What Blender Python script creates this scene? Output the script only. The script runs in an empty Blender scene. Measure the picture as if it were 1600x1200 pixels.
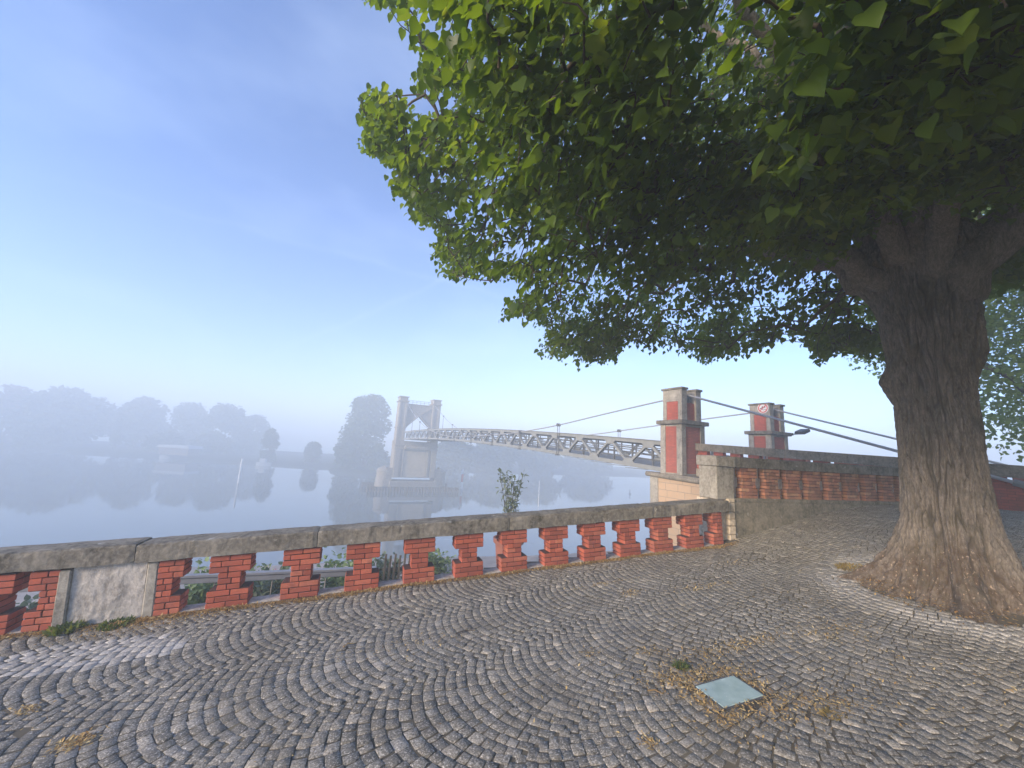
import bpy, bmesh, math, random
import numpy as np
from mathutils import Vector, noise
from math import sin, cos, pi, radians, sqrt, atan2, hypot
random.seed(7); RNG = np.random.default_rng(7)
SC = bpy.context.scene; COL = SC.collection

# ------------------------------------------------------------------ camera
PITCH, ROLL, FOC = radians(9.6), 0.060, 600.0
EYE = np.array([0.0, 0.0, 1.6])
FW = np.array([0, cos(PITCH), sin(PITCH)]); U0 = np.array([0, -sin(PITCH), cos(PITCH)]); R0 = np.array([1.0, 0, 0])
CR = cos(ROLL) * R0 + sin(ROLL) * U0; CU = -sin(ROLL) * R0 + cos(ROLL) * U0
cd = bpy.data.cameras.new('camera'); cam = bpy.data.objects.new('camera', cd); COL.objects.link(cam)
cd.sensor_width = 36.0; cd.lens = 36.0 * FOC / 1600.0; cd.clip_start = 0.05; cd.clip_end = 3000
from mathutils import Matrix
M4 = Matrix(((CR[0], CU[0], -FW[0], EYE[0]), (CR[1], CU[1], -FW[1], EYE[1]), (CR[2], CU[2], -FW[2], EYE[2]), (0, 0, 0, 1)))
cam.matrix_world = M4; SC.camera = cam

# ------------------------------------------------------------------ sky, sun, exposure
SUN_DIR = Vector((-0.75, -0.66, 0)).normalized(); SUN_EL = radians(16)
W = bpy.data.worlds.new('World'); SC.world = W; W.use_nodes = True
nt = W.node_tree; nt.nodes.clear()
out = nt.nodes.new('ShaderNodeOutputWorld'); bg = nt.nodes.new('ShaderNodeBackground'); sky = nt.nodes.new('ShaderNodeTexSky')
sky.sky_type = 'NISHITA'; sky.sun_disc = False; sky.sun_elevation = SUN_EL
sky.sun_rotation = atan2(SUN_DIR.x, SUN_DIR.y)
sky.air_density = 1.0; sky.dust_density = .3; sky.ozone_density = 4.0; sky.altitude = 180
bg.inputs['Strength'].default_value = 0.135
tc = nt.nodes.new('ShaderNodeTexCoord')
def w_math(op, a, b=None):
    n = nt.nodes.new('ShaderNodeMath'); n.operation = op
    for i, x in enumerate((a, b)):
        if x is None: continue
        if isinstance(x, (int, float)): n.inputs[i].default_value = x
        else: nt.links.new(x, n.inputs[i])
    return n.outputs[0]
def contrail(normal, along, lo, hi, width, amp):
    d = nt.nodes.new('ShaderNodeVectorMath'); d.operation = 'DOT_PRODUCT'; d.inputs[1].default_value = normal
    nt.links.new(tc.outputs['Generated'], d.inputs[0])
    nz = nt.nodes.new('ShaderNodeTexNoise'); nz.inputs['Scale'].default_value = 9; nz.inputs['Detail'].default_value = 3
    nt.links.new(tc.outputs['Generated'], nz.inputs['Vector'])
    off = w_math('MULTIPLY', w_math('SUBTRACT', nz.outputs[0], 0.5), 0.03)
    v = w_math('DIVIDE', w_math('ADD', d.outputs['Value'], off), width)
    g = w_math('POWER', 2.718, w_math('MULTIPLY', w_math('MULTIPLY', v, v), -1.0))
    a = nt.nodes.new('ShaderNodeVectorMath'); a.operation = 'DOT_PRODUCT'; a.inputs[1].default_value = along
    nt.links.new(tc.outputs['Generated'], a.inputs[0])
    mr = nt.nodes.new('ShaderNodeMapRange'); mr.interpolation_type = 'SMOOTHSTEP'
    nt.links.new(a.outputs['Value'], mr.inputs[0]); mr.inputs[1].default_value = lo; mr.inputs[2].default_value = hi
    return w_math('MULTIPLY', w_math('MULTIPLY', g, mr.outputs[0]), amp)
def ray(u, v):
    return FW + CR * ((u - 800) / FOC) - CU * ((v - 600) / FOC)
def trail_from(u0, v0, u1, v1, width, amp):
    a = Vector(ray(u0, v0)).normalized(); b = Vector(ray(u1, v1)).normalized()
    n = a.cross(b).normalized(); al = (b - a).normalized()
    m = (a + b) * 0.5
    return contrail(n, al, al.dot(a) - .12, al.dot(m), width, amp)
t1 = trail_from(0, 255, 640, 425, 0.006, .035); t2 = trail_from(380, 575, 720, 425, 0.006, .05)
cl = nt.nodes.new('ShaderNodeTexNoise'); cl.inputs['Scale'].default_value = 2.2; cl.inputs['Detail'].default_value = 5
mpn = nt.nodes.new('ShaderNodeMapping'); mpn.inputs['Scale'].default_value = (1, 1, 2.6)
nt.links.new(tc.outputs['Generated'], mpn.inputs[0]); nt.links.new(mpn.outputs[0], cl.inputs['Vector'])
cr_ = nt.nodes.new('ShaderNodeMapRange'); cr_.inputs[1].default_value = .48; cr_.inputs[2].default_value = .8
cr_.inputs[3].default_value = 0; cr_.inputs[4].default_value = .18
nt.links.new(cl.outputs[0], cr_.inputs[0])
tot = w_math('ADD', w_math('ADD', t1, t2), cr_.outputs[0])
mixn = nt.nodes.new('ShaderNodeMix'); mixn.data_type = 'RGBA'
tint = nt.nodes.new('ShaderNodeMix'); tint.data_type = 'RGBA'; tint.blend_type = 'MULTIPLY'; tint.inputs['Factor'].default_value = 1
nt.links.new(sky.outputs[0], tint.inputs[6]); tint.inputs[7].default_value = (.83, .80, .96, 1)
nt.links.new(tot, mixn.inputs['Factor']); nt.links.new(tint.outputs[2], mixn.inputs[6])
mixn.inputs[7].default_value = (3.4, 4.1, 5.3, 1)
nt.links.new(mixn.outputs[2], bg.inputs['Color']); nt.links.new(bg.outputs[0], out.inputs[0])

sd = bpy.data.lights.new('sun', 'SUN'); so = bpy.data.objects.new('sun', sd); COL.objects.link(so)
sd.energy = 3.4; sd.angle = radians(18); sd.color = (1.0, 0.82, 0.62)
sv = Vector((SUN_DIR.x * cos(SUN_EL), SUN_DIR.y * cos(SUN_EL), sin(SUN_EL)))
so.rotation_euler = sv.to_track_quat('Z', 'Y').to_euler()
SC.view_settings.view_transform = 'Standard'; SC.view_settings.look = 'None'; SC.view_settings.gamma = 1.0
SC.view_settings.exposure = 1.55
SC.cycles.use_denoising = True
try: SC.cycles.denoiser = 'OPENIMAGEDENOISE'
except Exception: pass
SC.cycles.max_bounces = 10; SC.cycles.volume_bounces = 3; SC.cycles.transmission_bounces = 4
SC.cycles.diffuse_bounces = 4; SC.cycles.glossy_bounces = 3
SC.cycles.use_adaptive_sampling = True; SC.cycles.adaptive_threshold = 0.01

# ------------------------------------------------------------------ helpers
def proj(p):
    d = np.asarray(p, float) - EYE; z = d @ FW
    return 800 + FOC * (d @ CR) / z, 600 - FOC * (d @ CU) / z, z
def at_depth(u, v, Y):
    d = ray(u, v); return EYE + d * (Y / d[1])
def at_height(u, v, z):
    d = ray(u, v); return EYE + d * ((z - 1.6) / d[2])
def thing(name, label, cat, loc=(0, 0, 0), rz=0.0, group=None):
    o = bpy.data.objects.new(name, None); COL.objects.link(o); o.empty_display_size = .2
    o.location = loc; o.rotation_euler = (0, 0, rz); o['label'] = label; o['category'] = cat
    if group: o['group'] = group
    return o
def tag(o, label, cat, group=None, kind=None):
    o['label'] = label; o['category'] = cat
    if group: o['group'] = group
    if kind: o['kind'] = kind
    return o
def mesh_np(name, co, quads=None, tris=None, mat=None, parent=None, smooth=False, attrs=None, ngons=None):
    me = bpy.data.meshes.new(name)
    co = np.asarray(co, np.float32)
    fs = []
    loops = []; starts = []; tot = 0
    if quads is not None and len(quads):
        q = np.asarray(quads, np.int32); loops.append(q.ravel()); starts.append(np.arange(len(q)) * 4 + tot); tot += q.size
    if tris is not None and len(tris):
        t = np.asarray(tris, np.int32); loops.append(t.ravel()); starts.append(np.arange(len(t)) * 3 + tot); tot += t.size
    loops = np.concatenate(loops); starts = np.concatenate(starts)
    me.vertices.add(len(co)); me.vertices.foreach_set('co', co.ravel())
    me.loops.add(len(loops)); me.loops.foreach_set('vertex_index', loops)
    me.polygons.add(len(starts)); me.polygons.foreach_set('loop_start', starts.astype(np.int32))
    me.update(calc_edges=True)
    if smooth: me.polygons.foreach_set('use_smooth', np.ones(len(starts), bool))
    if attrs:
        for k, (dom, arr) in attrs.items():
            a = me.attributes.new(k, 'FLOAT', dom); a.data.foreach_set('value', np.asarray(arr, np.float32))
    me.validate()
    o = bpy.data.objects.new(name, me); COL.objects.link(o)
    if mat: me.materials.append(mat)
    if parent: o.parent = parent
    return o
class MB:
    """collects shapes, builds one mesh object"""
    def __init__(s): s.v = []; s.f = []; s.m = []; s.r = []
    def add(s, vs, fs, m=0, r=None):
        b = len(s.v); s.v += [tuple(p) for p in vs]
        r = random.random() if r is None else r
        for f in fs: s.f.append([i + b for i in f]); s.m.append(m); s.r.append(r)
    def box(s, x0, x1, y0, y1, z0, z1, m=0, r=None):
        s.add([(x0, y0, z0), (x1, y0, z0), (x1, y1, z0), (x0, y1, z0), (x0, y0, z1), (x1, y0, z1), (x1, y1, z1), (x0, y1, z1)],
              [(0, 3, 2, 1), (4, 5, 6, 7), (0, 1, 5, 4), (1, 2, 6, 5), (2, 3, 7, 6), (3, 0, 4, 7)], m, r)
    def cbox(s, x0, x1, y0, y1, z0, z1, c=.008, m=0, j=0.0, r=None):
        X = (x0, x1); Y = (y0, y1); Z = (z0, z1); V = []; idx = {}
        for i in (0, 1):
            for k in (0, 1):
                for l in (0, 1):
                    sx, sy, sz = (1 - 2 * i), (1 - 2 * k), (1 - 2 * l)
                    jx, jy, jz = [random.uniform(-j, j) for _ in range(3)]
                    b = (X[i] + jx, Y[k] + jy, Z[l] + jz)
                    for ax, off in (('x', (0, sy * c, sz * c)), ('y', (sx * c, 0, sz * c)), ('z', (sx * c, sy * c, 0))):
                        idx[(i, k, l, ax)] = len(V); V.append((b[0] + off[0], b[1] + off[1], b[2] + off[2]))
        F = []; I = lambda i, k, l, a: idx[(i, k, l, a)]
        for i in (0, 1):
            q = [I(i, 0, 0, 'x'), I(i, 1, 0, 'x'), I(i, 1, 1, 'x'), I(i, 0, 1, 'x')]; F.append(q if i else q[::-1])
            q = [I(0, i, 0, 'y'), I(0, i, 1, 'y'), I(1, i, 1, 'y'), I(1, i, 0, 'y')]; F.append(q if i else q[::-1])
            q = [I(0, 0, i, 'z'), I(1, 0, i, 'z'), I(1, 1, i, 'z'), I(0, 1, i, 'z')]; F.append(q if i else q[::-1])
        for a in (0, 1):
            for b in (0, 1):
                F.append([I(a, b, 0, 'x'), I(a, b, 1, 'x'), I(a, b, 1, 'y'), I(a, b, 0, 'y')])
                F.append([I(a, 0, b, 'x'), I(a, 1, b, 'x'), I(a, 1, b, 'z'), I(a, 0, b, 'z')])
                F.append([I(0, a, b, 'y'), I(1, a, b, 'y'), I(1, a, b, 'z'), I(0, a, b, 'z')])
        for i in (0, 1):
            for k in (0, 1):
                for l in (0, 1): F.append([I(i, k, l, 'x'), I(i, k, l, 'y'), I(i, k, l, 'z')])
        s.add(V, F, m, r)
    def tube(s, pts, rad, n=8, m=0, cap=True):
        pts = [Vector(p) for p in pts]
        if isinstance(rad, (int, float)): rad = [rad] * len(pts)
        V = []; F = []; prev = None
        for i, p in enumerate(pts):
            t = (pts[min(i + 1, len(pts) - 1)] - pts[max(i - 1, 0)]).normalized()
            if prev is None:
                a = Vector((0, 0, 1)) if abs(t.z) < .9 else Vector((1, 0, 0)); x = t.cross(a).normalized()
            else: x = (prev - t * prev.dot(t)).normalized()
            prev = x; y = t.cross(x)
            for k in range(n):
                an = 2 * pi * k / n; V.append(p + (x * cos(an) + y * sin(an)) * rad[i])
        for i in range(len(pts) - 1):
            for k in range(n):
                F.append([i * n + k, i * n + (k + 1) % n, (i + 1) * n + (k + 1) % n, (i + 1) * n + k])
        if cap: F.append(list(range(n))[::-1]); F.append([(len(pts) - 1) * n + k for k in range(n)])
        s.add(V, F, m)
    def lathe(s, prof, n=24, c=(0, 0, 0), m=0):
        V = []; F = []
        for r, z in prof:
            for k in range(n): V.append((c[0] + r * cos(2 * pi * k / n), c[1] + r * sin(2 * pi * k / n), c[2] + z))
        for i in range(len(prof) - 1):
            for k in range(n): F.append([i * n + k, i * n + (k + 1) % n, (i + 1) * n + (k + 1) % n, (i + 1) * n + k])
        s.add(V, F, m)
    def prism(s, poly, y0, y1, m=0):
        """poly in xz, extruded along y"""
        n = len(poly)
        V = [(x, y0, z) for x, z in poly] + [(x, y1, z) for x, z in poly]
        F = [list(range(n)), list(range(n, 2 * n))[::-1]] + [[(i + 1) % n, i, i + n, (i + 1) % n + n] for i in range(n)]
        s.add(V, F, m)
    def build(s, name, mats, parent=None, smooth=False, loc=None, rz=None):
        me = bpy.data.meshes.new(name); me.from_pydata(s.v, [], s.f)
        if not isinstance(mats, (list, tuple)): mats = [mats]
        for m in mats: me.materials.append(m)
        me.polygons.foreach_set('material_index', s.m)
        a = me.attributes.new('rnd', 'FLOAT', 'FACE'); a.data.foreach_set('value', s.r)
        bm = bmesh.new(); bm.from_mesh(me); bmesh.ops.recalc_face_normals(bm, faces=bm.faces); bm.to_mesh(me); bm.free()
        if smooth: me.polygons.foreach_set('use_smooth', [True] * len(me.polygons))
        me.update()
        o = bpy.data.objects.new(name, me); COL.objects.link(o)
        if parent: o.parent = parent
        if loc is not None: o.location = loc
        if rz is not None: o.rotation_euler = (0, 0, rz)
        return o
def fbm(p, o=4):
    return noise.fractal(Vector(p), 1.0, 2.0, o)

# ------------------------------------------------------------------ materials
class NT:
    def __init__(s, name):
        s.m = bpy.data.materials.new(name); s.m.use_nodes = True; s.t = s.m.node_tree; s.t.nodes.clear()
        s.out = s.n('ShaderNodeOutputMaterial')
    def n(s, k, **kw):
        x = s.t.nodes.new(k)
        for a, b in kw.items(): setattr(x, a, b)
        return x
    def l(s, a, b): s.t.links.new(a, b)
    def coord(s, kind='Object', scale=(1, 1, 1)):
        c = s.n('ShaderNodeTexCoord'); m = s.n('ShaderNodeMapping'); m.inputs['Scale'].default_value = scale
        s.l(c.outputs[kind], m.inputs[0]); return m.outputs[0]
    def geo(s, scale=(1, 1, 1)):
        c = s.n('ShaderNodeNewGeometry'); m = s.n('ShaderNodeMapping'); m.inputs['Scale'].default_value = scale
        s.l(c.outputs['Position'], m.inputs[0]); return m.outputs[0]
    def noise(s, vec, scale, detail=4, rough=.55):
        x = s.n('ShaderNodeTexNoise'); x.inputs['Scale'].default_value = scale; x.inputs['Detail'].default_value = detail
        x.inputs['Roughness'].default_value = rough; s.l(vec, x.inputs['Vector']); return x.outputs[0]
    def ramp(s, fac, stops, interp='LINEAR'):
        r = s.n('ShaderNodeValToRGB'); r.color_ramp.interpolation = interp; e = r.color_ramp.elements
        while len(e) < len(stops): e.new(.5)
        for k, (p, c) in enumerate(stops):
            e[k].position = p; e[k].color = (c, c, c, 1) if isinstance(c, (int, float)) else (*c, 1)
        s.l(fac, r.inputs[0]); return r.outputs[0]
    def mix(s, fac, a, b, mode='MIX'):
        x = s.n('ShaderNodeMix', data_type='RGBA', blend_type=mode)
        for inp, v in ((x.inputs['Factor'], fac), (x.inputs[6], a), (x.inputs[7], b)):
            if isinstance(v, (int, float)): inp.default_value = v if inp.type == 'VALUE' else (v, v, v, 1)
            elif isinstance(v, tuple): inp.default_value = (*v, 1)
            else: s.l(v, inp)
        return x.outputs[2]
    def math(s, op, a, b=0.0):
        x = s.n('ShaderNodeMath', operation=op)
        for i, v in enumerate((a, b)):
            if isinstance(v, (int, float)): x.inputs[i].default_value = v
            else: s.l(v, x.inputs[i])
        return x.outputs[0]
    def attr(s, name):
        a = s.n('ShaderNodeAttribute', attribute_name=name); return a.outputs['Fac']
    def bump(s, h, strength=.5, dist=.01, prev=None):
        b = s.n('ShaderNodeBump'); b.inputs['Strength'].default_value = strength; b.inputs['Distance'].default_value = dist
        s.l(h, b.inputs['Height'])
        if prev is not None: s.l(prev, b.inputs['Normal'])
        return b.outputs[0]
    gain = 1.6
    def principled(s, col, rough=.8, normal=None, metallic=0.0, spec=.3):
        if not isinstance(col, tuple):
            h = s.n('ShaderNodeHueSaturation'); h.inputs['Value'].default_value = s.gain; s.l(col, h.inputs['Color']); col = h.outputs[0]
        p = s.n('ShaderNodeBsdfPrincipled')
        for inp, v in ((p.inputs['Base Color'], col), (p.inputs['Roughness'], rough)):
            if isinstance(v, tuple): inp.default_value = (*v, 1)
            elif isinstance(v, (int, float)): inp.default_value = v
            else: s.l(v, inp)
        p.inputs['Metallic'].default_value = metallic; p.inputs['Specular IOR Level'].default_value = spec
        if normal is not None: s.l(normal, p.inputs['Normal'])
        s.l(p.outputs[0], s.out.inputs[0]); return p
def simple(name, col, rough=.7, var=.25, scale=6, bump=.2, bscale=60, metallic=0.0, spec=.3, bdist=.004, gain=1.35):
    t = NT(name); t.gain = gain; g = t.geo(); n = t.noise(g, scale, 5)
    c = t.ramp(n, [(.25, tuple(x * (1 - var) for x in col)), (.75, tuple(min(1, x * (1 + var)) for x in col))])
    b = t.bump(t.noise(g, bscale, 3), bump, bdist)
    t.principled(c, rough, b, metallic, spec); return t.m
def mat_concrete(name, dark, light, patch, warm=None, bump=.6):
    t = NT(name); g = t.geo(); t.gain = 1.3
    n1 = t.noise(g, 3.2, 6, .65); n2 = t.noise(g, 22, 5, .7); n3 = t.noise(t.geo((14, 14, 2.0)), 1.0, 5, .6)
    c = t.ramp(n1, [(.32, dark), (.5, tuple((a + b) / 2 for a, b in zip(dark, light))), (.68, light)])
    c = t.mix(t.ramp(n3, [(.5, 0.0), (.72, .75)]), c, patch)
    c = t.mix(t.ramp(n2, [(.42, .0), (.7, .5)]), c, tuple(min(1, x * 1.5) for x in light))
    sp = t.noise(g, 9, 3, .5); c = t.mix(t.ramp(sp, [(.68, 0.0), (.74, .6)]), c, (.36, .35, .31))
    b = t.bump(n2, bump, .012); b = t.bump(t.noise(g, 120, 3, .7), .5, .003, b)
    t.principled(c, .92, b, spec=.15); return t.m
def mat_brickpaint(name, c1, c2, stain, amt):
    t = NT(name); g = t.geo(); r = t.attr('rnd')
    c = t.ramp(r, [(0, tuple(x * .72 for x in c2)), (.35, c2), (.7, c1), (1, tuple(min(1, x * k) for x, k in zip(c1, (1.12, 1.5, 1.5))))])
    big = t.noise(g, 1.6, 4, .6); c = t.mix(t.ramp(big, [(.42, 0.0), (.7, .45)]), c, stain)
    ch = t.noise(g, 30, 3, .6); c = t.mix(t.ramp(ch, [(.66, 0.0), (.72, .55)]), c, (.30, .20, .15))
    n = t.noise(g, 7, 5, .6); c = t.mix(t.ramp(n, [(.48, 0.0), (.75, amt)]), c, stain)
    n2 = t.noise(g, 55, 4, .7); c = t.mix(t.ramp(n2, [(.3, .35), (.6, 0.0)]), c, tuple(x * .55 for x in c1))
    b = t.bump(n2, .6, .006); t.principled(c, .85, b, spec=.2); return t.m
def mat_brickwall(name, c1, c2, mortar, stain=None):
    t = NT(name); c = t.n('ShaderNodeTexCoord'); sx = t.n('ShaderNodeSeparateXYZ'); t.l(c.outputs['Object'], sx.inputs[0])
    cx = t.n('ShaderNodeCombineXYZ'); t.l(t.math('ADD', sx.outputs[0], sx.outputs[1]), cx.inputs[0]); t.l(sx.outputs[2], cx.inputs[1])
    b = t.n('ShaderNodeTexBrick'); t.l(cx.outputs[0], b.inputs['Vector'])
    b.inputs['Scale'].default_value = 1; b.inputs['Brick Width'].default_value = .23; b.inputs['Row Height'].default_value = .066
    b.inputs['Mortar Size'].default_value = .005; b.inputs['Mortar Smooth'].default_value = .3; b.inputs['Bias'].default_value = -.1
    b.inputs['Color1'].default_value = (*c1, 1); b.inputs['Color2'].default_value = (*c2, 1); b.inputs['Mortar'].default_value = (*mortar, 1)
    g = t.geo(); n = t.noise(g, 5, 5, .65)
    col = b.outputs['Color']
    if stain: col = t.mix(t.ramp(n, [(.45, 0.0), (.7, .7)]), col, stain)
    n2 = t.noise(g, 40, 4, .7); col = t.mix(t.ramp(n2, [(.3, .4), (.6, 0.0)]), col, tuple(x * .5 for x in c1))
    bp = t.bump(t.math('SUBTRACT', 1.0, b.outputs['Fac']), .7, .008); bp = t.bump(n2, .4, .004, bp)
    t.principled(col, .88, bp, spec=.15); return t.m
def mat_ashlar(name):
    t = NT(name); t.gain = 1.15; c = t.n('ShaderNodeTexCoord'); sx = t.n('ShaderNodeSeparateXYZ'); t.l(c.outputs['Object'], sx.inputs[0])
    cx = t.n('ShaderNodeCombineXYZ'); t.l(t.math('ADD', sx.outputs[0], sx.outputs[1]), cx.inputs[0]); t.l(sx.outputs[2], cx.inputs[1])
    b = t.n('ShaderNodeTexBrick'); t.l(cx.outputs[0], b.inputs['Vector']); b.offset = .37; b.squash = 1.4; b.squash_frequency = 3
    b.inputs['Scale'].default_value = 1; b.inputs['Brick Width'].default_value = .62; b.inputs['Row Height'].default_value = .29
    b.inputs['Mortar Size'].default_value = .010
    b.inputs['Color1'].default_value = (.46, .31, .185, 1); b.inputs['Color2'].default_value = (.37, .255, .16, 1); b.inputs['Mortar'].default_value = (.22, .18, .14, 1)
    g = t.geo(); n = t.noise(g, 8, 5, .7); col = t.mix(t.ramp(n, [(.4, .4), (.65, 0.0)]), b.outputs['Color'], (.36, .28, .2))
    bp = t.bump(t.math('SUBTRACT', 1.0, b.outputs['Fac']), .7, .01); bp = t.bump(n, .4, .01, bp)
    t.principled(col, .9, bp, spec=.15); return t.m
MAT = {}
MAT['coping'] = mat_concrete('weathered_coping', (.05, .044, .034), (.20, .18, .145), (.03, .028, .021))
MAT['coping_grey'] = mat_concrete('lichen_coping', (.075, .064, .048), (.22, .19, .145), (.045, .04, .03))
MAT['concrete'] = mat_concrete('pale_concrete', (.13, .118, .095), (.30, .275, .23), (.085, .075, .06))
MAT['ramp_concrete'] = mat_concrete('mossy_concrete', (.07, .062, .04), (.22, .19, .14), (.045, .045, .026))
MAT['plaster'] = mat_concrete('rough_plaster', (.20, .18, .155), (.38, .35, .31), (.13, .115, .095), bump=1.0)
MAT['cream'] = mat_concrete('cream_stone', (.30, .24, .165), (.52, .44, .33), (.20, .16, .11))
MAT['brick'] = mat_brickpaint('painted_brick', (.32, .080, .045), (.25, .062, .037), (.13, .052, .038), .75)
MAT['brick_old'] = mat_brickpaint('old_brick', (.36, .15, .085), (.27, .11, .068), (.085, .066, .045), .95)
MAT['mortar'] = simple('dark_mortar', (.06, .026, .02), .95)
MAT['brickwall'] = mat_brickwall('red_brick_panel', (.30, .075, .05), (.23, .058, .04), (.12, .045, .035), (.17, .06, .045))
MAT['brickdark'] = mat_brickwall('dark_brick', (.30, .065, .042), (.22, .05, .036), (.13, .045, .035), (.09, .04, .03))
MAT['ashlar'] = mat_ashlar('warm_ashlar')
MAT['steel'] = simple('grey_paint_steel', (.165, .17, .162), .55, .12, 2.5, .05, 40)
MAT['darksteel'] = simple('dark_steel', (.075, .078, .082), .5, .2)
MAT['deck'] = simple('deck_boards', (.12, .115, .105), .8, .25)
MAT['cable'] = simple('galvanised_cable', (.30, .30, .30), .5, .12, metallic=.4)
MAT['railgrey'] = simple('grey_rail', (.20, .205, .22), .45, .15)
MAT['black'] = simple('black_lamp', (.02, .02, .023), .45, .1)
MAT['lens'] = simple('lamp_lens', (.25, .26, .28), .15, .05)
MAT['stone_tower'] = mat_concrete('tower_stone', (.13, .118, .10), (.25, .228, .19), (.085, .077, .066))
MAT['panel_tower'] = simple('tower_panel', (.32, .27, .19), .9, .2, 1.0)
MAT['timber'] = simple('wet_timber', (.10, .085, .065), .9, .3)
MAT['white'] = simple('white_paint', (.72, .72, .70), .6, .08, gain=1.0)
MAT['redpaint'] = simple('red_paint', (.55, .05, .04), .6, .1, gain=1.0)
MAT['terracotta'] = simple('terracotta', (.20, .075, .05), .85, .2, 3)
MAT['path'] = simple('path_gravel', (.36, .30, .245), .95, .18, 3, .5, 90)
MAT['soil'] = simple('soil', (.06, .05, .033), .95, .3)
MAT['bank'] = simple('bank_grass', (.014, .019, .010), .95, .4, 2.0, .5, 20)
MAT['roof'] = simple('pale_roof', (.24, .26, .28), .6, .1)
def mat_setts():
    t = NT('granite_setts'); g = t.geo(); r = t.attr('rnd'); tone = t.attr('tone')
    base = t.ramp(r, [(0, (.11, .10, .08)), (.5, (.155, .142, .116)), (.85, (.21, .19, .155)), (1, (.31, .275, .22))])
    sp = t.noise(g, 80, 3, .85); base = t.mix(t.ramp(sp, [(.36, .9), (.50, 0.0)]), base, (.045, .041, .036))
    base = t.mix(t.ramp(sp, [(.55, 0.0), (.66, .95)]), base, (.50, .47, .42))
    base = t.mix(tone, base, t.mix(t.ramp(sp, [(.35, .5), (.6, 0.0)]), (.42, .40, .37), (.22, .21, .2)))
    m = t.noise(g, .9, 5, .6); base = t.mix(t.ramp(m, [(.48, 0.0), (.72, .5)]), base, (.10, .085, .06))
    b = t.bump(t.noise(g, 70, 4, .8), 1.0, .012); b = t.bump(t.noise(g, 17, 3, .6), .6, .014, b); t.gain = 1.7
    t.principled(base, t.ramp(sp, [(.3, .50), (.7, .74)]), b, spec=.42); return t.m
MAT['setts'] = mat_setts()
def mat_joint():
    t = NT('joint_dirt'); g = t.geo(); n = t.noise(g, 1.2, 5, .65); n2 = t.noise(g, 70, 3, .7)
    c = t.ramp(n, [(.35, (.065, .058, .047)), (.6, (.10, .086, .062)), (.75, (.13, .112, .068))])
    c = t.mix(t.ramp(n2, [(.5, 0.0), (.75, .5)]), c, (.12, .10, .075))
    t.principled(c, .98, t.bump(n2, .7, .006), spec=.1); return t.m
MAT['joint'] = mat_joint()
def mat_bark(name, ca, cb, moss):
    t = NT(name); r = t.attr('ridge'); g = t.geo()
    st = t.noise(t.geo((34, 34, 6)), 1, 5, .7); n = t.noise(g, 2.0, 5, .6); fine = t.noise(t.geo((70, 70, 25)), 1, 4, .7)
    c = t.mix(t.ramp(st, [(.3, 0.0), (.65, 1.0)]), ca, cb)
    c = t.mix(t.ramp(fine, [(.35, .55), (.6, 0.0)]), c, tuple(x * .45 for x in ca))
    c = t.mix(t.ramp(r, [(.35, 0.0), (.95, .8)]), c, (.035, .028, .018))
    c = t.mix(t.ramp(n, [(.50, 0.0), (.68, .8)]), c, moss)
    fl = t.attr('foot'); c = t.mix(t.math('MULTIPLY', fl, t.ramp(t.noise(g, 14, 4, .7), [(.35, 1.0), (.62, .25)])), c, (.055, .037, .024))
    fk = t.noise(t.geo((40, 40, 26)), 1, 3, .6); c = t.mix(t.math('MULTIPLY', fl, t.ramp(fk, [(.62, 0.0), (.68, .8)])), c, (.28, .21, .15))
    b = t.bump(st, .8, .02); b = t.bump(fine, .7, .006, b)
    t.principled(c, .95, b, spec=.12); return t.m
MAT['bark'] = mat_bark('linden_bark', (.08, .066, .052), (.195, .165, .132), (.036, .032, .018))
MAT['limb'] = simple('limb_bark', (.055, .042, .031), .95, .3, 8, .6, 40)
def mat_leaf(name, lo, hi, yel, trans=.45, rough=.42):
    t = NT(name); r = t.attr('rnd')
    c = t.ramp(r, [(0, lo), (.6, hi), (1, yel)])
    d = t.n('ShaderNodeBsdfPrincipled'); t.l(c, d.inputs['Base Color']); d.inputs['Roughness'].default_value = rough; d.inputs['Specular IOR Level'].default_value = .3
    tr = t.n('ShaderNodeBsdfTranslucent'); hs = t.n('ShaderNodeHueSaturation'); hs.inputs['Hue'].default_value = .48; hs.inputs['Saturation'].default_value = 1.15; hs.inputs['Value'].default_value = 2.1
    t.l(c, hs.inputs['Color']); t.l(hs.outputs[0], tr.inputs['Color'])
    mx = t.n('ShaderNodeMixShader'); mx.inputs[0].default_value = trans
    t.l(d.outputs[0], mx.inputs[1]); t.l(tr.outputs[0], mx.inputs[2]); t.l(mx.outputs[0], t.out.inputs[0]); return t.m
MAT['leaf'] = mat_leaf('linden_leaf', (.045, .080, .015), (.085, .140, .022), (.135, .18, .032), .52)
MAT['leaf_pale'] = mat_leaf('pale_linden_leaf', (.075, .12, .025), (.13, .20, .045), (.20, .27, .07), .5)
MAT['leaf_far'] = mat_leaf('distant_leaf', (.035, .055, .025), (.055, .08, .03), (.08, .10, .04), .3, .7)
MAT['leaf_autumn'] = mat_leaf('tan_leaf', (.10, .075, .045), (.14, .10, .06), (.12, .13, .06), .3, .7)
MAT['shrub'] = mat_leaf('shrub_leaf', (.10, .15, .06), (.18, .25, .11), (.28, .36, .17), .3, .6)
MAT['greyshrub'] = mat_leaf('oleander_leaf', (.09, .12, .075), (.16, .20, .125), (.25, .28, .19), .3, .5)
MAT['pink'] = mat_leaf('pink_petal', (.45, .10, .14), (.55, .18, .22), (.65, .30, .33), .3, .7)
MAT['litter'] = mat_leaf('dry_litter', (.22, .12, .045), (.46, .33, .14), (.66, .54, .28), .2, .9)
MAT['moss'] = mat_leaf('dry_moss', (.13, .10, .03), (.26, .19, .06), (.32, .26, .09), .3, .9)
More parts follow.
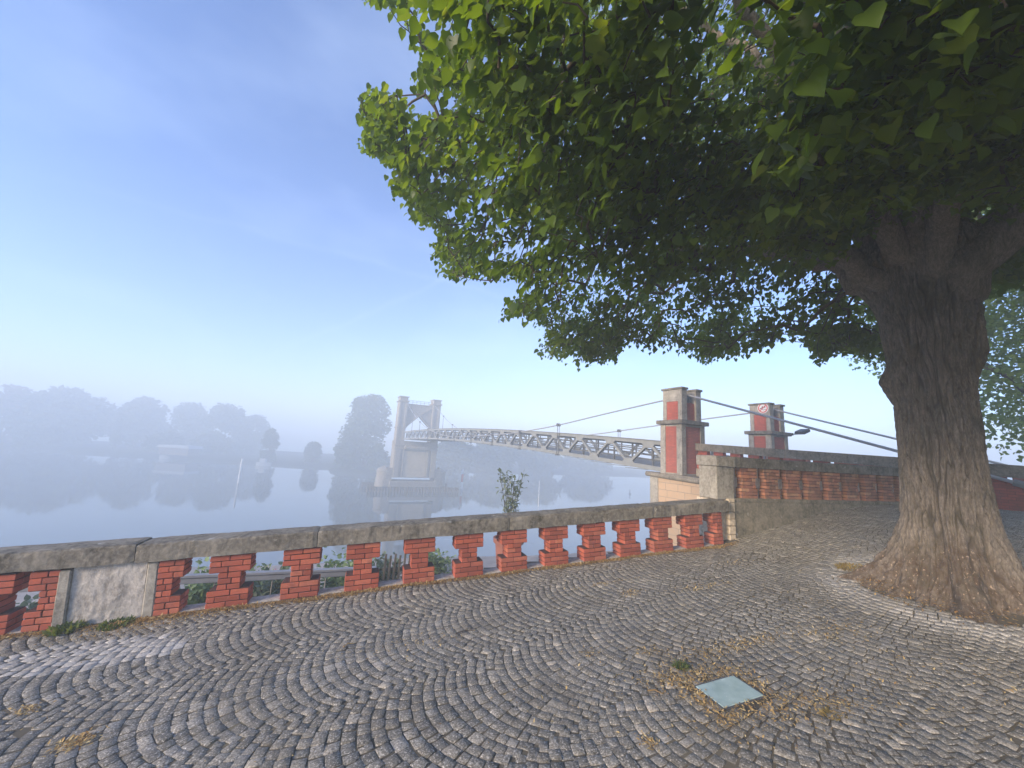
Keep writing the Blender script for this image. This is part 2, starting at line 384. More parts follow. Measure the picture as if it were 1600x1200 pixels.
MAT['weed'] = mat_leaf('weed_leaf', (.045, .08, .02), (.09, .13, .03), (.16, .18, .05), .3, .7)
def mat_glass():
    t = NT('frosted_floor_glass'); g = t.geo(); n = t.noise(g, 6, 4, .6)
    c = t.ramp(n, [(.3, (.20, .27, .25)), (.7, (.30, .38, .35))]); sp = t.noise(g, 60, 2, .5)
    c = t.mix(t.ramp(sp, [(.70, 0.0), (.75, .5)]), c, (.5, .5, .46))
    t.principled(c, t.ramp(n, [(.3, .10), (.7, .3)]), None, spec=.5); return t.m
MAT['glass'] = mat_glass()
def mat_water():
    t = NT('river_water'); g = t.geo()
    n = t.noise(t.geo((.35, .9, 1)), 1.0, 3, .5); n2 = t.noise(t.geo((2.5, 5, 1)), 1.0, 2, .5)
    b = t.bump(n, .06, .05); b = t.bump(n2, .04, .015, b)
    p = t.principled((.13, .155, .16), .03, b, spec=.5); p.inputs['IOR'].default_value = 1.5
    return t.m
MAT['water'] = mat_water()

# ------------------------------------------------------------------ terrace frame: s along the balustrade, d towards the camera
ED = np.array([.9423, .3347]); ND = np.array([.3347, -.9423]); L0 = np.array([0, 5.773]); AZ = atan2(ED[1], ED[0])
def sd_of(x, y): return x * ED[0] + y * ED[1], (x - L0[0]) * ND[0] + (y - L0[1]) * ND[1]
S0 = L0 @ ED
def xy_of(s, d):
    return L0 + ED * (s - S0) + ND * d
_sk = np.array([-30, -4, 6.1, 6.9, 7.9, 9.0, 10.2, 12, 15, 30]); _zk = np.array([-1.2, -.5065, .160, .30, .50, .72, .85, .88, .90, .95])
_ss = np.linspace(-30, 30, 1201); _zs = np.interp(_ss, _sk, _zk); _ker = np.ones(13) / 13; _zs[6:-6] = np.convolve(_zs, _ker, 'valid')
def zg(x, y):
    s, d = sd_of(np.asarray(x, float), np.asarray(y, float))
    und = .010 * np.sin(1.7 * s + 1.0) * np.sin(1.3 * d) + .006 * np.sin(3.1 * s - 2.0 * d)
    return np.interp(s, _ss, _zs) + .015 * np.clip(d, -1, 14) + und
# bridge frame
BB = np.array([-.446, .895]); BQ = np.array([.895, .446]); BA = np.array([7.158, 16.0]); BAZ = atan2(BQ[1], BQ[0])
def bxy(t, o): return BA + BB * t + BQ * o
WATER = -6.9; QUAY = -1.6
TREE = np.array([5.29, 4.72])

# ------------------------------------------------------------------ setting: terrace ground and cobbled paving
def structure(o): o['kind'] = 'structure'; return o
def inside_terrace(x, y):
    s, d = sd_of(x, y)
    ok = (d > .05) | (s > 6.4)
    rx, ry = x - 4.2, y - 7.42; dr = rx * sin(radians(18.4)) - ry * cos(radians(18.4))
    ok &= (s <= 6.2) | (dr > .04)
    o = (x - BA[0]) * BQ[0] + (y - BA[1]) * BQ[1]
    ok &= (o < .82)
    return ok
def build_ground():
    xs = np.arange(-14, 22.01, .25); ys = np.arange(-9, 14.01, .25)
    X, Y = np.meshgrid(xs, ys); Z = zg(X, Y) - .0058
    nx, ny = len(xs), len(ys)
    co = np.stack([X, Y, Z], -1).reshape(-1, 3)
    i = np.arange(nx * ny).reshape(ny, nx)
    q = np.stack([i[:-1, :-1], i[:-1, 1:], i[1:, 1:], i[1:, :-1]], -1).reshape(-1, 4)
    c = co[q].mean(1); s, d = sd_of(c[:, 0], c[:, 1])
    dr = (c[:, 0] - 4.2) * sin(radians(18.4)) - (c[:, 1] - 7.42) * cos(radians(18.4))
    keep = ((s < 6.5) & (d > -.22)) | ((s >= 6.5) & (dr > -.15))
    structure(mesh_np('ground', co, quads=q[keep], mat=MAT['joint'], smooth=True))
build_ground()
GLASS_SD = (2.42, 2.79, 3.0, 3.245)
def build_setts():
    th = radians(31); ea = np.array([cos(th), sin(th)]); ec = np.array([-sin(th), cos(th)]); w = 1.06; R = w / 2 / sin(radians(43)); p = .086
    P = []
    for band in range(-11, 16):
        offs = RNG.normal(0, .006)
        for row in range(-165, 230):
            a0 = row * p + offs
            half = radians(43); n = int(round(2 * R * half / .088)); n = max(4, n + RNG.integers(-1, 2))
            cut = np.linspace(-half, half, n + 1); cut[1:-1] += RNG.normal(0, .012, n - 1)
            for k in range(n):
                am = (cut[k] + cut[k + 1]) / 2; hw = R * (cut[k + 1] - cut[k]) / 2
                P.append((a0 + R - R * cos(am), (band + .0) * w + R * sin(am), am, hw, p * cos(am)))
    P = np.array(P)
    cx = P[:, 0, None] * ea + P[:, 1, None] * ec + np.array([0.6, 3.4])
    cx = cx + np.stack([.030 * np.sin(1.1 * cx[:, 1] + .7 * cx[:, 0]) + .016 * np.sin(2.9 * cx[:, 0] - 1.7 * cx[:, 1]), .030 * np.sin(1.3 * cx[:, 0] - .6 * cx[:, 1] + 2) + .016 * np.sin(2.6 * cx[:, 1] + 2.1 * cx[:, 0])], 1) + RNG.normal(0, .0022, cx.shape)
    keep = (cx[:, 0] > -9) & (cx[:, 0] < 15.5) & (cx[:, 1] > -2.5) & (cx[:, 1] < 12.5) & inside_terrace(cx[:, 0], cx[:, 1])
    s, d = sd_of(cx[:, 0], cx[:, 1])
    g = GLASS_SD; m = .035
    keep &= ~((s > g[0] - m) & (s < g[1] + m) & (d > g[2] - m) & (d < g[3] + m))
    keep &= np.hypot(cx[:, 0] - TREE[0], cx[:, 1] - TREE[1]) > .84 + .1 * np.sin(5 * np.arctan2(cx[:, 1] - TREE[1], cx[:, 0] - TREE[0]))
    P, cx, s, d = P[keep], cx[keep], s[keep], d[keep]
    N = len(P)
    am = P[:, 2]
    # outward radial direction (towards lower a at the apex) and tangent
    rad_ = -np.cos(am)[:, None] * ea + np.sin(am)[:, None] * ec; tan_ = np.sin(am)[:, None] * ea + np.cos(am)[:, None] * ec
    hw = P[:, 3] - RNG.uniform(.0026, .0058, N); hl = P[:, 4] / 2 - RNG.uniform(.0008, .0032, N); hl = np.maximum(hl, .022)
    rot = RNG.normal(0, .05, N); c_, s_ = np.cos(rot)[:, None], np.sin(rot)[:, None]
    r2 = rad_ * c_ + tan_ * s_; t2 = tan_ * c_ - rad_ * s_
    tx, ty = RNG.normal(0, .024, N), RNG.normal(0, .024, N)
    h0 = RNG.normal(0, .0018, N)
    dt = np.hypot(cx[:, 0] - TREE[0], cx[:, 1] - TREE[1]); h0 += .03 * np.exp(-((dt - .95) / .35) ** 2)
    V = np.zeros((N, 12, 3)); sg = np.array([(-1, -1), (1, -1), (1, 1), (-1, 1)])
    for k, (a, b) in enumerate(sg):
        jx, jy = RNG.normal(0, .0028, N), RNG.normal(0, .0028, N)
        for lev, (ins, z) in enumerate(((0, -.04), (.0005, -.003), (.0035, .0))):
            ox = a * (hw - ins) + jx; oy = b * (hl - ins) + jy
            xy = cx + t2 * ox[:, None] + r2 * oy[:, None]
            V[:, lev * 4 + k, :2] = xy
            V[:, lev * 4 + k, 2] = z + h0 + tx * ox + ty * oy + (RNG.normal(0, .0012, N) if lev == 2 else 0)
    base = zg(cx[:, 0], cx[:, 1]); V[:, :, 2] += base[:, None]
    # follow the ramp slope
    for k in range(12):
        V[:, k, 2] += zg(V[:, k, 0], V[:, k, 1]) - base
    F = []
    for lev in (0, 1):
        for k in range(4): F.append([lev * 4 + k, lev * 4 + (k + 1) % 4, (lev + 1) * 4 + (k + 1) % 4, (lev + 1) * 4 + k])
    F.append([8, 9, 10, 11]); F = np.array(F)
    q = (np.arange(N)[:, None, None] * 12 + F[None]).reshape(-1, 4)
    # orientation: make faces point outwards
    rnd = np.clip(RNG.normal(.45, .24, N), 0, 1)
    ang = np.arctan2(cx[:, 1] - TREE[1], cx[:, 0] - TREE[0])
    tone = .55 * np.exp(-((dt - 1.12) / .27) ** 2) * (RNG.random(N) * .5 + .5)
    tone += .75 * (np.abs((s + 2.1) / .75) ** 2 + np.abs((d - .95 - .1 * s) / .30) ** 2 < 1) * (RNG.random(N) * .6 + .4)
    tone = np.clip(tone + .18 * (RNG.random(N) < .05), 0, 1)
    me = mesh_np('cobbled_pavement', V.reshape(-1, 3), quads=q, mat=MAT['setts'],
                 attrs={'rnd': ('FACE', np.repeat(rnd, 9)), 'tone': ('FACE', np.repeat(tone, 9))})
    bm = bmesh.new(); bm.from_mesh(me.data); bmesh.ops.recalc_face_normals(bm, faces=bm.faces); bm.to_mesh(me.data); bm.free()
    structure(me)
build_setts()

# river, quay, banks
def sheet(name, pts, mat, z=None):
    co = [(p[0], p[1], p[2] if len(p) > 2 else z) for p in pts]
    me = bpy.data.meshes.new(name); me.from_pydata(co, [], [list(range(len(co)))]); me.materials.append(mat)
    o = bpy.data.objects.new(name, me); COL.objects.link(o); return structure(o)
sheet('water', [(-330, -60), (330, -60), (330, 330), (-330, 330)], MAT['water'], WATER)
def build_quay():
    # lower quay walk beyond the balustrade, then the slope into the river
    prof = [(.25, QUAY), (6.2, QUAY), (6.35, QUAY - .15), (11.0, WATER - .6)]
    co = []; q = []
    ss = np.arange(-40, 24.1, 1.0)
    for s in ss:
        for k, (r, z) in enumerate(prof):
            rr = r + (.12 * sin(s * .9) if 0 < k < 3 else 0)
            p = xy_of(s, -rr); co.append((p[0], p[1], z))
    n = len(prof)
    for i in range(len(ss) - 1):
        for k in range(n - 1): q.append([i * n + k, i * n + k + 1, (i + 1) * n + k + 1, (i + 1) * n + k])
    o = mesh_np('path', co, quads=q[:], mat=MAT['path']); structure(o)
    o.data.materials.append(MAT['bank'])
    mi = [0 if (j % 3) < 1 else 1 for j in range(len(o.data.polygons))]; o.data.polygons.foreach_set('material_index', mi)
    # wall face below the terrace edge
    co = []; q = []
    for i, s in enumerate(ss):
        p = xy_of(s, -.24); a = (p[0], p[1]); z = float(zg(*xy_of(min(s, 6.2), 0))) - .02
        co += [(*a, QUAY - .3), (*a, z)]
    for i in range(len(ss) - 1): q.append([2 * i, 2 * i + 2, 2 * i + 3, 2 * i + 1])
    o = mesh_np('terrace_wall', co, quads=q, mat=MAT['plaster']); structure(o)
build_quay()
def build_farbank():
    us = list(range(-900, 1900, 50)); rows = []
    for u in us:
        D = np.interp(u, [-900, 0, 500, 640, 1000, 1900], [116, 116, 110, 118, 175, 220])
        p = np.array([(u - 800) / 600 * D, D]); dv = p / np.linalg.norm(p); w = .9 * sin(u * .031) + .6 * sin(u * .083)
        row = []
        for k, (r, z) in enumerate(((-1, WATER - .5), (1.0, WATER + .5), (6, WATER + .9), (26, WATER + 1.4), (60, WATER + 2))):
            pp = p + dv * (r + w); row.append((pp[0], pp[1], z))
        rows.append(row)
    co = [c for r in rows for c in r]; q = []
    for i in range(len(us) - 1):
        for k in range(4): q.append([i * 5 + k, (i + 1) * 5 + k, (i + 1) * 5 + k + 1, i * 5 + k + 1])
    structure(mesh_np('riverbank', co, quads=q, mat=MAT['bank'], smooth=True))
    # the small island the tall tree stands on
    c = at_depth(572, 715, 108); m = MB(); m.lathe([(9.5, -1.0), (8.5, .6), (6, 1.3), (0.01, 1.6)], 28, (c[0], c[1], WATER))
    structure(m.build('island', MAT['bank'], smooth=True))
build_farbank()

# ------------------------------------------------------------------ balustrade of the terrace
def coping_mesh(L, depth, h, seed, nseg=None, y0=0.0, round_=.018, amp=.006):
    """coping stone along +x, front face at y=-y0.. ; returns MB"""
    nseg = nseg or max(8, int(L / .045)); r = round_
    f = y0; b = y0 + depth
    sec = [(f, .0), (f, h * .35), (f, h * .7), (f, h - r), (f + r * .35, h - r * .3), (f + r, h), (f + depth * .35, h + .003), (f + depth * .65, h + .003), (b - r, h), (b, h - r), (b, h * .5), (b, 0), (f + depth * .5, 0)]
    V = []; F = []; n = len(sec)
    for i in range(nseg + 1):
        x = L * i / nseg; e = min(i, nseg - i); ins = .006 if e == 0 else 0
        for (y, z) in sec:
            q = Vector((x * 6 + seed * 17, y * 9, z * 9)); a = noise.noise(q) * amp + noise.noise(q * 3.1) * amp * .7
            cy = f + depth / 2; cz = h / 2
            dy = (y - cy) / (depth / 2); dz = (z - cz) / (h / 2)
            chip = 0
            if abs(dz) > .6 and dy < -.6: chip = max(0, noise.noise(Vector((x * 3.0 + seed * 5, z * 3, 7)) ) - .25) * .035
            V.append((x, y + dy * (a - ins) + chip, z + dz * (a * .7 - ins) - (chip * .6 if dz > 0 else -chip * .6)))
    for i in range(nseg):
        for k in range(n): F.append([i * n + k, i * n + (k + 1) % n, (i + 1) * n + (k + 1) % n, (i + 1) * n + k])
    F.append(list(range(n))[::-1]); F.append([nseg * n + k for k in range(n)])
    m = MB(); m.add(V, F); return m
BH = .062
def baluster_mesh(w=.405, nw=.225, depth=.22, half=0, courses=9, jit=.0022):
    """cross-shaped brick baluster centred on x; half=-1 / +1 keeps only the left / right half"""
    m = MB()
    for c in range(courses):
        ww = w if (c < 3 or c >= courses - 3) else nw
        x0, x1 = -ww / 2, ww / 2
        if half < 0: x1 = .03
        if half > 0: x0 = -.03
        z0 = c * BH; z1 = z0 + BH - .008
        step = .02 if c in (2, courses - 3) else 0
        L = x1 - x0
        if L < .30: cuts = [x0, x0 + L * .60, x1] if c % 2 == 0 else [x0, x0 + L * .42, x1]
        elif c % 2 == 0: cuts = [x0, x0 + L / 2 + random.uniform(-.02, .02), x1]
        else: cuts = [x0, x0 + L * .25 + random.uniform(-.02, .02), x0 + L * .76 + random.uniform(-.02, .02), x1]
        for a, b in zip(cuts[:-1], cuts[1:]):
            for (ya, yb) in ((0, depth / 2), (depth / 2, depth)):
                j = random.uniform(-.003, .003)
                m.cbox(a + .002, b - .005, ya + .001 + (j if ya == 0 else 0), yb - .001, z0 + random.uniform(0, .0015), z1 + random.uniform(-.001, .001), .0045, 0, jit)
        m.box(x0 + .012, x1 - .012, .012, depth - .012, z0 - .004, z1 + .009, 1)
    return m
def cop_joint_noise(): pass
SLOPE = .066
bal = thing('balustrade', 'red brick balustrade with grey stone coping along the river edge of the cobbled terrace', 'balustrade', (*xy_of(S0, 0), 0), AZ)
# local: x = s - S0 , y = -d (river side positive), z world
def lz(s): return float(np.interp(s, _ss, _zs))
spots = [-1.72 - 0, -1.30, -.58, .11, .81, 1.48, 2.14, 2.81, 3.47, 4.13, 4.79, 5.46]
protoA = [baluster_mesh() for _ in range(4)]
protoM = []
for i, s in enumerate(spots[1:]):
    k = i % 4
    if i < 4:
        o = protoA[k].build('baluster', [MAT['brick'], MAT['mortar']], bal); protoM.append(o)
    else:
        o = protoM[k].copy(); COL.objects.link(o); o.parent = bal
    o.location = (s - S0, 0, lz(s) - .005)
    o.rotation_euler = (0, -math.atan(SLOPE) * .9, 0)
for s, hf in ((-1.93, 1), (-2.78, -1), (6.08, -1), (-3.28, 0), (-3.95, 0), (-4.62, 0), (-5.3, 0), (-6.0, 0)):
    o = baluster_mesh(half=hf).build('baluster', [MAT['brick'], MAT['mortar']], bal)
    o.location = (s - S0, 0, lz(s) - .005); o.rotation_euler = (0, -math.atan(SLOPE) * .9, 0)
# coping stones laid end to end down the slope
joints = [-6.6, -4.3, -2.198, -.459, 2.021, 4.558, 6.235]
for i, (a, b) in enumerate(zip(joints[:-1], joints[1:])):
    L = (b - a) / cos(math.atan(SLOPE)) - .008
    o = coping_mesh(L, .36, .185, i + 1, y0=-.035).build('coping_stone', MAT['coping'], bal, smooth=False)
    o.location = (a - S0 + .004, 0, lz(a) + 9 * BH + .002); o.rotation_euler = (0, -math.atan(SLOPE), 0)
# plastered plinth panel between the two half balusters
def panel_mesh(L, h):
    V = []; F = []; nx, nz = 40, 30
    for j in range(nz + 1):
        for i in range(nx + 1):
            x = L * i / nx; z = h * j / nz; V.append((x, .022 + .007 * fbm((x * 7, 0, z * 7)) + .004 * fbm((x * 25, 3, z * 25)), z))
    for j in range(nz):
        for i in range(nx): a = j * (nx + 1) + i; F.append([a, a + 1, a + nx + 2, a + nx + 1])
    m = MB(); m.add(V, F); m.box(0, L, .05, .26, 0, h); return m
o = panel_mesh(.60, .60).build('plinth_panel', MAT['plaster'], bal, smooth=True); o.location = (-2.66 - S0, 0, lz(-2.36) - .06); o.rotation_euler = (0, -math.atan(SLOPE), 0)
for s in (-2.765, -2.055):
    m = MB(); m.cbox(0, .10, -.004, .275, -.03, .56, .012, 0, .004)
    o = m.build('pilaster_strip', MAT['concrete'], bal); o.location = (s - S0, 0, lz(s) - .02); o.rotation_euler = (0, -math.atan(SLOPE), 0)
m = MB(); m.cbox(-6.6, 6.2, .015, .20, -.16, .006, .004); o = m.build('base_course', MAT['plaster'], bal)
o.location = (-S0, 0, lz(0)); o.rotation_euler = (0, -math.atan(SLOPE), 0)

# corner pillar of rough cream stones, the ramp balustrade and the concrete wedge under it
RC = np.array([4.2, 7.42]); RAZ = radians(18.4)
ramp = thing('ramp_balustrade', 'weathered orange brick balustrade with mossy coping above the concrete ramp wall', 'balustrade', (*RC, 0), RAZ)
m = MB(); m.cbox(-.33, .10, -.03, .40, .91, 1.515, .015, 0, .004); m.build('corner_post', MAT['concrete'], ramp)
m = coping_mesh(.46, .50, .19, 31, y0=-.06); m.build('post_cap', MAT['concrete'], ramp, loc=(-.36, -.02, 1.515))
x = .10
for i, L in enumerate((2.25, 2.2, 2.3)):
    coping_mesh(L - .008, .40, .19, 40 + i, y0=-.05).build('coping_stone', MAT['coping'], ramp, loc=(x + .002, 0, 1.512)); x += L
pro = [baluster_mesh(w=.43, nw=.34, courses=9, jit=.004) for _ in range(3)]; pm = []
for i in range(11):
    if i < 3: o = pro[i].build('baluster', [MAT['brick_old'], MAT['mortar']], ramp); pm.append(o)
    else: o = pm[i % 3].copy(); COL.objects.link(o); o.parent = ramp
    o.location = (.52 + .6 * i, 0, .935); o.scale = (1, 1, 1.03)
m = MB(); m.cbox(.10, 6.8, .13, .17, .91, 1.51, .005); m.build('infill_panel', MAT['plaster'], ramp)
m = MB(); m.cbox(.10, 6.8, -.02, .30, .86, .935, .015, 0, .004); m.build('base_course', MAT['ramp_concrete'], ramp)
ret = thing('retaining_wall', 'streaked mossy concrete wedge wall tapering into the ramp below the orange brick balustrade', 'wall', (*RC, 0), RAZ)
m = MB(); V = []; F = []; nx, nz = 80, 10
for j in range(nz + 1):
    for i in range(nx + 1):
        xx = .06 + 6.8 * i / nx; p = RC + np.array([cos(RAZ), sin(RAZ)]) * xx; zb = float(zg(*p)) - .1
        z = min(zb, .85) + (.865 - min(zb, .85)) * j / nz; V.append((xx, -.045 + .006 * fbm((xx * 5, 1, z * 5)), z))
for j in range(nz):
    for i in range(nx): a = j * (nx + 1) + i; F.append([a, a + 1, a + nx + 2, a + nx + 1])
m.add(V, F); m.box(.06, 6.86, -.02, .36, -1.8, .862); m.build('wall_face', MAT['ramp_concrete'], ret, smooth=True)
m = MB(); z = .06; hs = [.13, .11, .15, .12, .13, .16, .08]
for h in hs:
    m.cbox(-.10, .055, -.075, .28, z, z + h - .008, .012, 0, .006); z += h
m.build('quoin_stones', MAT['cream'], ret)
m = MB(); m.box(-.34, .055, .0, .44, -1.8, .905); m.build('corner_core', MAT['cream'], ret)

# ------------------------------------------------------------------ bridge abutment, pillars, parapets
def bthing(name, label, cat, t, o, z=0, group=None):
    p = bxy(t, o); return thing(name, label, cat, (p[0], p[1], z), BAZ, group)   # local x = offset (q), y = along the bridge (b)
ab = bthing('bridge_abutment', 'warm limestone block abutment with rounded cornice under the brick bridge pillars', 'abutment', 0, 0)
m = MB(); V = []
m.add([(-.12, 1.55, WATER - .5), (-.12, -8.6, WATER - .5), (8.4, -8.6, WATER - .5), (8.4, 1.55, WATER - .5),
       (-.12, 1.55, .80), (-.12, -8.6, .44), (8.4, -8.6, .44), (8.4, 1.55, .80)],
      [(0, 1, 5, 4), (1, 2, 6, 5), (2, 3, 7, 6), (3, 0, 4, 7), (4, 5, 6, 7)])
m.build('ashlar_wall', MAT['ashlar'], ab)
m = MB(); m.cbox(-.15, .0, 1.12, 1.58, WATER, .80, .02); m.build('quoin', MAT['concrete'], ab)
m = MB()
for y, z in [(1.72, .885)]:
    m.tube([(-.16, 1.75, .885), (-.16, 0, .82), (-.16, -8.6, .50)], .095, 12); m.tube([(-.16, 1.68, .885), (8.45, 1.68, .885)], .095, 12)
    m.add([(-.2, 1.75, .89), (-.2, 0, .83), (-.2, -8.6, .51), (8.4, -8.6, .51), (8.4, 1.75, .89), (-.2, 1.75, .97), (-.2, 0, .96), (-.2, -8.6, .60), (8.4, -8.6, .60), (8.4, 1.75, .97)],
          [(5, 6, 7, 8, 9), (0, 1, 6, 5), (1, 2, 7, 6), (2, 3, 8, 7), (3, 4, 9, 8), (4, 0, 5, 9)])
m.build('cornice', MAT['coping_grey'], ab)
def pillar(label, off):
    p = bthing('bridge_pillar', label, 'pillar', 0, off, 0, 'brick and concrete pillars at the bridge end')
    W_, D_ = 1.45, 1.12
    m = MB(); c = .27
    for x0 in (0, W_ - c):
        for y0 in (0, D_ - c): m.cbox(x0, x0 + c, y0, y0 + c, .96, 3.06, .012)
    for x0, x1, y0, y1 in ((c, W_ - c, .03, .05), (c, W_ - c, D_ - .05, D_ - .03), (.03, .05, c, D_ - c), (W_ - .05, W_ - .03, c, D_ - c)):
        m.box(x0, x1, y0, y1, .96, 1.02); m.box(x0, x1, y0, y1, 2.97, 3.05)
    m.build('shaft', MAT['concrete'], p)
    m = MB(); m.box(.04, W_ - .04, .04, D_ - .04, .97, 3.05); m.build('brick_panel', MAT['brickwall'], p)
    m = MB(); m.cbox(-.13, W_ + .13, -.13, D_ + .13, 3.06, 3.235, .02, 0, .004); m.build('ledge', MAT['coping'], p)
    # upper stage: two blocks either side of the cable slot
    m = MB()
    for x0, x1 in ((.10, .44), (.99, 1.33)):
        s_ = .14
        m.cbox(x0, x0 + (.16 if x0 < .5 else .34), .06, .06 + .20, 3.235, 4.56, .012); m.cbox(x0, x0 + (.16 if x0 < .5 else .34), D_ - .26, D_ - .06, 3.235, 4.56, .012)
        m.box(x0 + .003, x1 - .003, .10, D_ - .10, 4.05, 4.555)
        m.box(x0 + .03, x1 - .01, .10, D_ - .10, 3.236, 4.05)
        m.cbox(x0 + .14, x1, .063, .20, 3.235, 4.555, .01); m.cbox(x0 + .14, x1, D_ - .20, D_ - .063, 3.235, 4.555, .01)
        m.cbox(x0, x0 + .1, .24, D_ - .24, 4.05, 4.55, .006)
    m.build('upper_block', MAT['concrete'], p)
    m = MB(); m.box(.115, 1.31, .27, D_ - .27, 3.236, 4.05); m.box(.44, .99, .14, D_ - .14, 3.236, 4.0); m.build('upper_brick_panel', MAT['brickwall'], p)
    m = MB(); m.cbox(.05, .47, .0, D_, 4.56, 4.65, .015); m.cbox(.96, 1.38, .0, D_, 4.56, 4.65, .015); m.build('cap', MAT['coping'], p)
    m = MB(); m.tube([(.715, .25, 4.12), (.715, .87, 4.12)], .12, 12); m.build('saddle', MAT['darksteel'], p)
    return p
pillar('tall brick and concrete pillar at the corner nearest the truss, standing over the stone abutment', 0)
pillar('farther brick and concrete pillar carrying the round no-swimming sign', 6.3)
def sign():
    # on the river-side left face of the far pillar
    p = bxy(.36, 6.3 + .10 - .02)
    s = thing('no_swimming_sign', 'round white and red sign with a crossed-out swimmer on the far pillar', 'sign', (p[0], p[1], 4.38), BAZ)
    R = .27
    def disc(m, r0, r1, x, n=40):
        V = []; F = []
        for k in range(n):
            a = 2 * pi * k / n; V += [(x, r0 * cos(a), r0 * sin(a)), (x, r1 * cos(a), r1 * sin(a))]
        for k in range(n): F.append([2 * k, 2 * k + 1, (2 * k + 3) % (2 * n), (2 * k + 2) % (2 * n)])
        m.add(V, F)
    m = MB(); V = [(-.0, 0, 0)]
    m.tube([(0.0, 0, 0), (-.012, 0, 0)], R, 40); m.build('plate', MAT['white'], s)
    m = MB(); disc(m, .185, .236, -.018)
    for sgn in (1,):
        a = radians(45); w = .02; dx, dz = cos(a), sin(a)
        m.add([(-.019, -.2 * dx - w * dz, .2 * dz - w * dx), (-.019, -.2 * dx + w * dz, .2 * dz + w * dx), (-.019, .2 * dx + w * dz, -.2 * dz + w * dx), (-.019, .2 * dx - w * dz, -.2 * dz - w * dx)], [(0, 1, 2, 3)])
    m.build('red_ring', MAT['redpaint'], s)
    m = MB(); m.tube([(-.0205, -.10, .045), (-.0215, -.10, .045)], .035, 14)
    m.add([(-.0165, .14, -.05), (-.0165, -.04, .02), (-.0165, -.02, .06), (-.0165, .15, -.01)], [(0, 1, 2, 3)])
    m.add([(-.0165, -.04, .05), (-.0165, .03, .105), (-.0165, .06, .085), (-.0165, 0, .03)], [(0, 1, 2, 3)])
    pts = [(y, -.085 + .016 * sin(y * 42)) for y in np.linspace(-.16, .16, 17)]
    for (a, za), (b, zb) in zip(pts[:-1], pts[1:]): m.add([(-.0165, a, za - .01), (-.0165, b, zb - .01), (-.0165, b, zb + .01), (-.0165, a, za + .01)], [(0, 1, 2, 3)])
    m.build('swimmer', MAT['black'], s)
sign()
def floodlight(label, base, ang, arm=.45):
    f = thing('floodlight', label, 'floodlight', base, ang)
    m = MB(); m.tube([(0, 0, 0), (arm * .6, 0, .02), (arm, 0, .05)], .022, 8); m.box(-.03, .03, -.05, .05, -.06, .06); m.build('bracket', MAT['black'], f)
    m = MB(); a = radians(18)
    def rot(x, y, z): return (arm + x * cos(a) - z * sin(a), y, .06 + x * sin(a) + z * cos(a))
    V = [rot(x, y, z) for (x, y, z) in ((0, -.2, -.02), (.10, -.24, -.07), (.52, -.24, -.04), (.60, -.2, .03), (.52, -.22, .12), (.06, -.2, .10),
                                      (0, .2, -.02), (.10, .24, -.07), (.52, .24, -.04), (.60, .2, .03), (.52, .22, .12), (.06, .2, .10))]
    m.add(V, [list(range(6)), list(range(6, 12))[::-1]] + [[i, (i + 1) % 6, (i + 1) % 6 + 6, i + 6] for i in range(6)])
    m.build('lamp_head', MAT['black'], f)
    m = MB(); V = [rot(x, y, z) for (x, y, z) in ((.12, -.2, -.078), (.50, -.2, -.050), (.50, .2, -.050), (.12, .2, -.078))]; m.add(V, [(0, 1, 2, 3)]); m.build('lens', MAT['lens'], f)
p = bxy(-.13, 6.3 + 1.58); floodlight('black floodlight on a short arm at the ledge of the far pillar', (p[0], p[1], 3.17), BAZ - .2, .40)

def parapet(label, off, t0, t1, ztop0, ztop1, thick=.34, opening=True):
    pr = bthing('bridge_parapet', label, 'parapet', 0, off, 0, 'brick parapets of the bridge approach')
    L = t0 - t1; sl = (ztop0 - ztop1) / L
    Z = lambda t: ztop0 + (t - t0) * sl
    def slopebox(m, ta, tb, x0, x1, za, zb, base=None):
        ya, yb = ta, tb
        z0a = za if base is None else 0
        m.add([(x0, ya, Z(ya) + za), (x1, ya, Z(ya) + za), (x1, yb, Z(yb) + za), (x0, yb, Z(yb) + za), (x0, ya, Z(ya) + zb), (x1, ya, Z(ya) + zb), (x1, yb, Z(yb) + zb), (x0, yb, Z(yb) + zb)],
              [(0, 3, 2, 1), (4, 5, 6, 7), (0, 1, 5, 4), (1, 2, 6, 5), (2, 3, 7, 6), (3, 0, 4, 7)])
    n = int(L / 1.7)
    for i in range(n):
        m = MB(); a = t0 - L * i / n; b = t0 - L * (i + 1) / n + .01
        slopebox(m, b, a, -.06, thick + .06, -.29, 0); m.build('coping_stone', MAT['coping_grey'], pr)
    m = MB(); slopebox(m, t1, t0, .02, thick - .02, -1.05, -.43); m.build('brick_wall', MAT['brickdark'], pr)
    m = MB(); t = t0 - .05; k = 0
    while t > t1 + .5:
        w = .40; slopebox(m, t - w, t, .06, thick - .08, -.43, -.292); t -= w + .30
    m.build('dwarf_piers', MAT['brickdark'], pr)
    m = MB(); slopebox(m, t1, t0, -.03, thick + .03, -1.7, -1.04); m.build('base', MAT['concrete'], pr)
parapet('near brick parapet with lichened coping running back from the corner pillar behind the linden', .85, -.02, -14, 2.30, 1.66)
parapet('far brick parapet with lichened coping running back from the pillar with the sign', 7.0, -.02, -14, 2.30, 1.66)
# roadway of the bridge approach
p = [bxy(1.6, .9), bxy(-14, .9), bxy(-14, 7.2), bxy(1.6, 7.2)]
sheet('road', [(*p[0], 1.02), (*p[1], .93), (*p[2], .93), (*p[3], 1.02)], MAT['joint'])

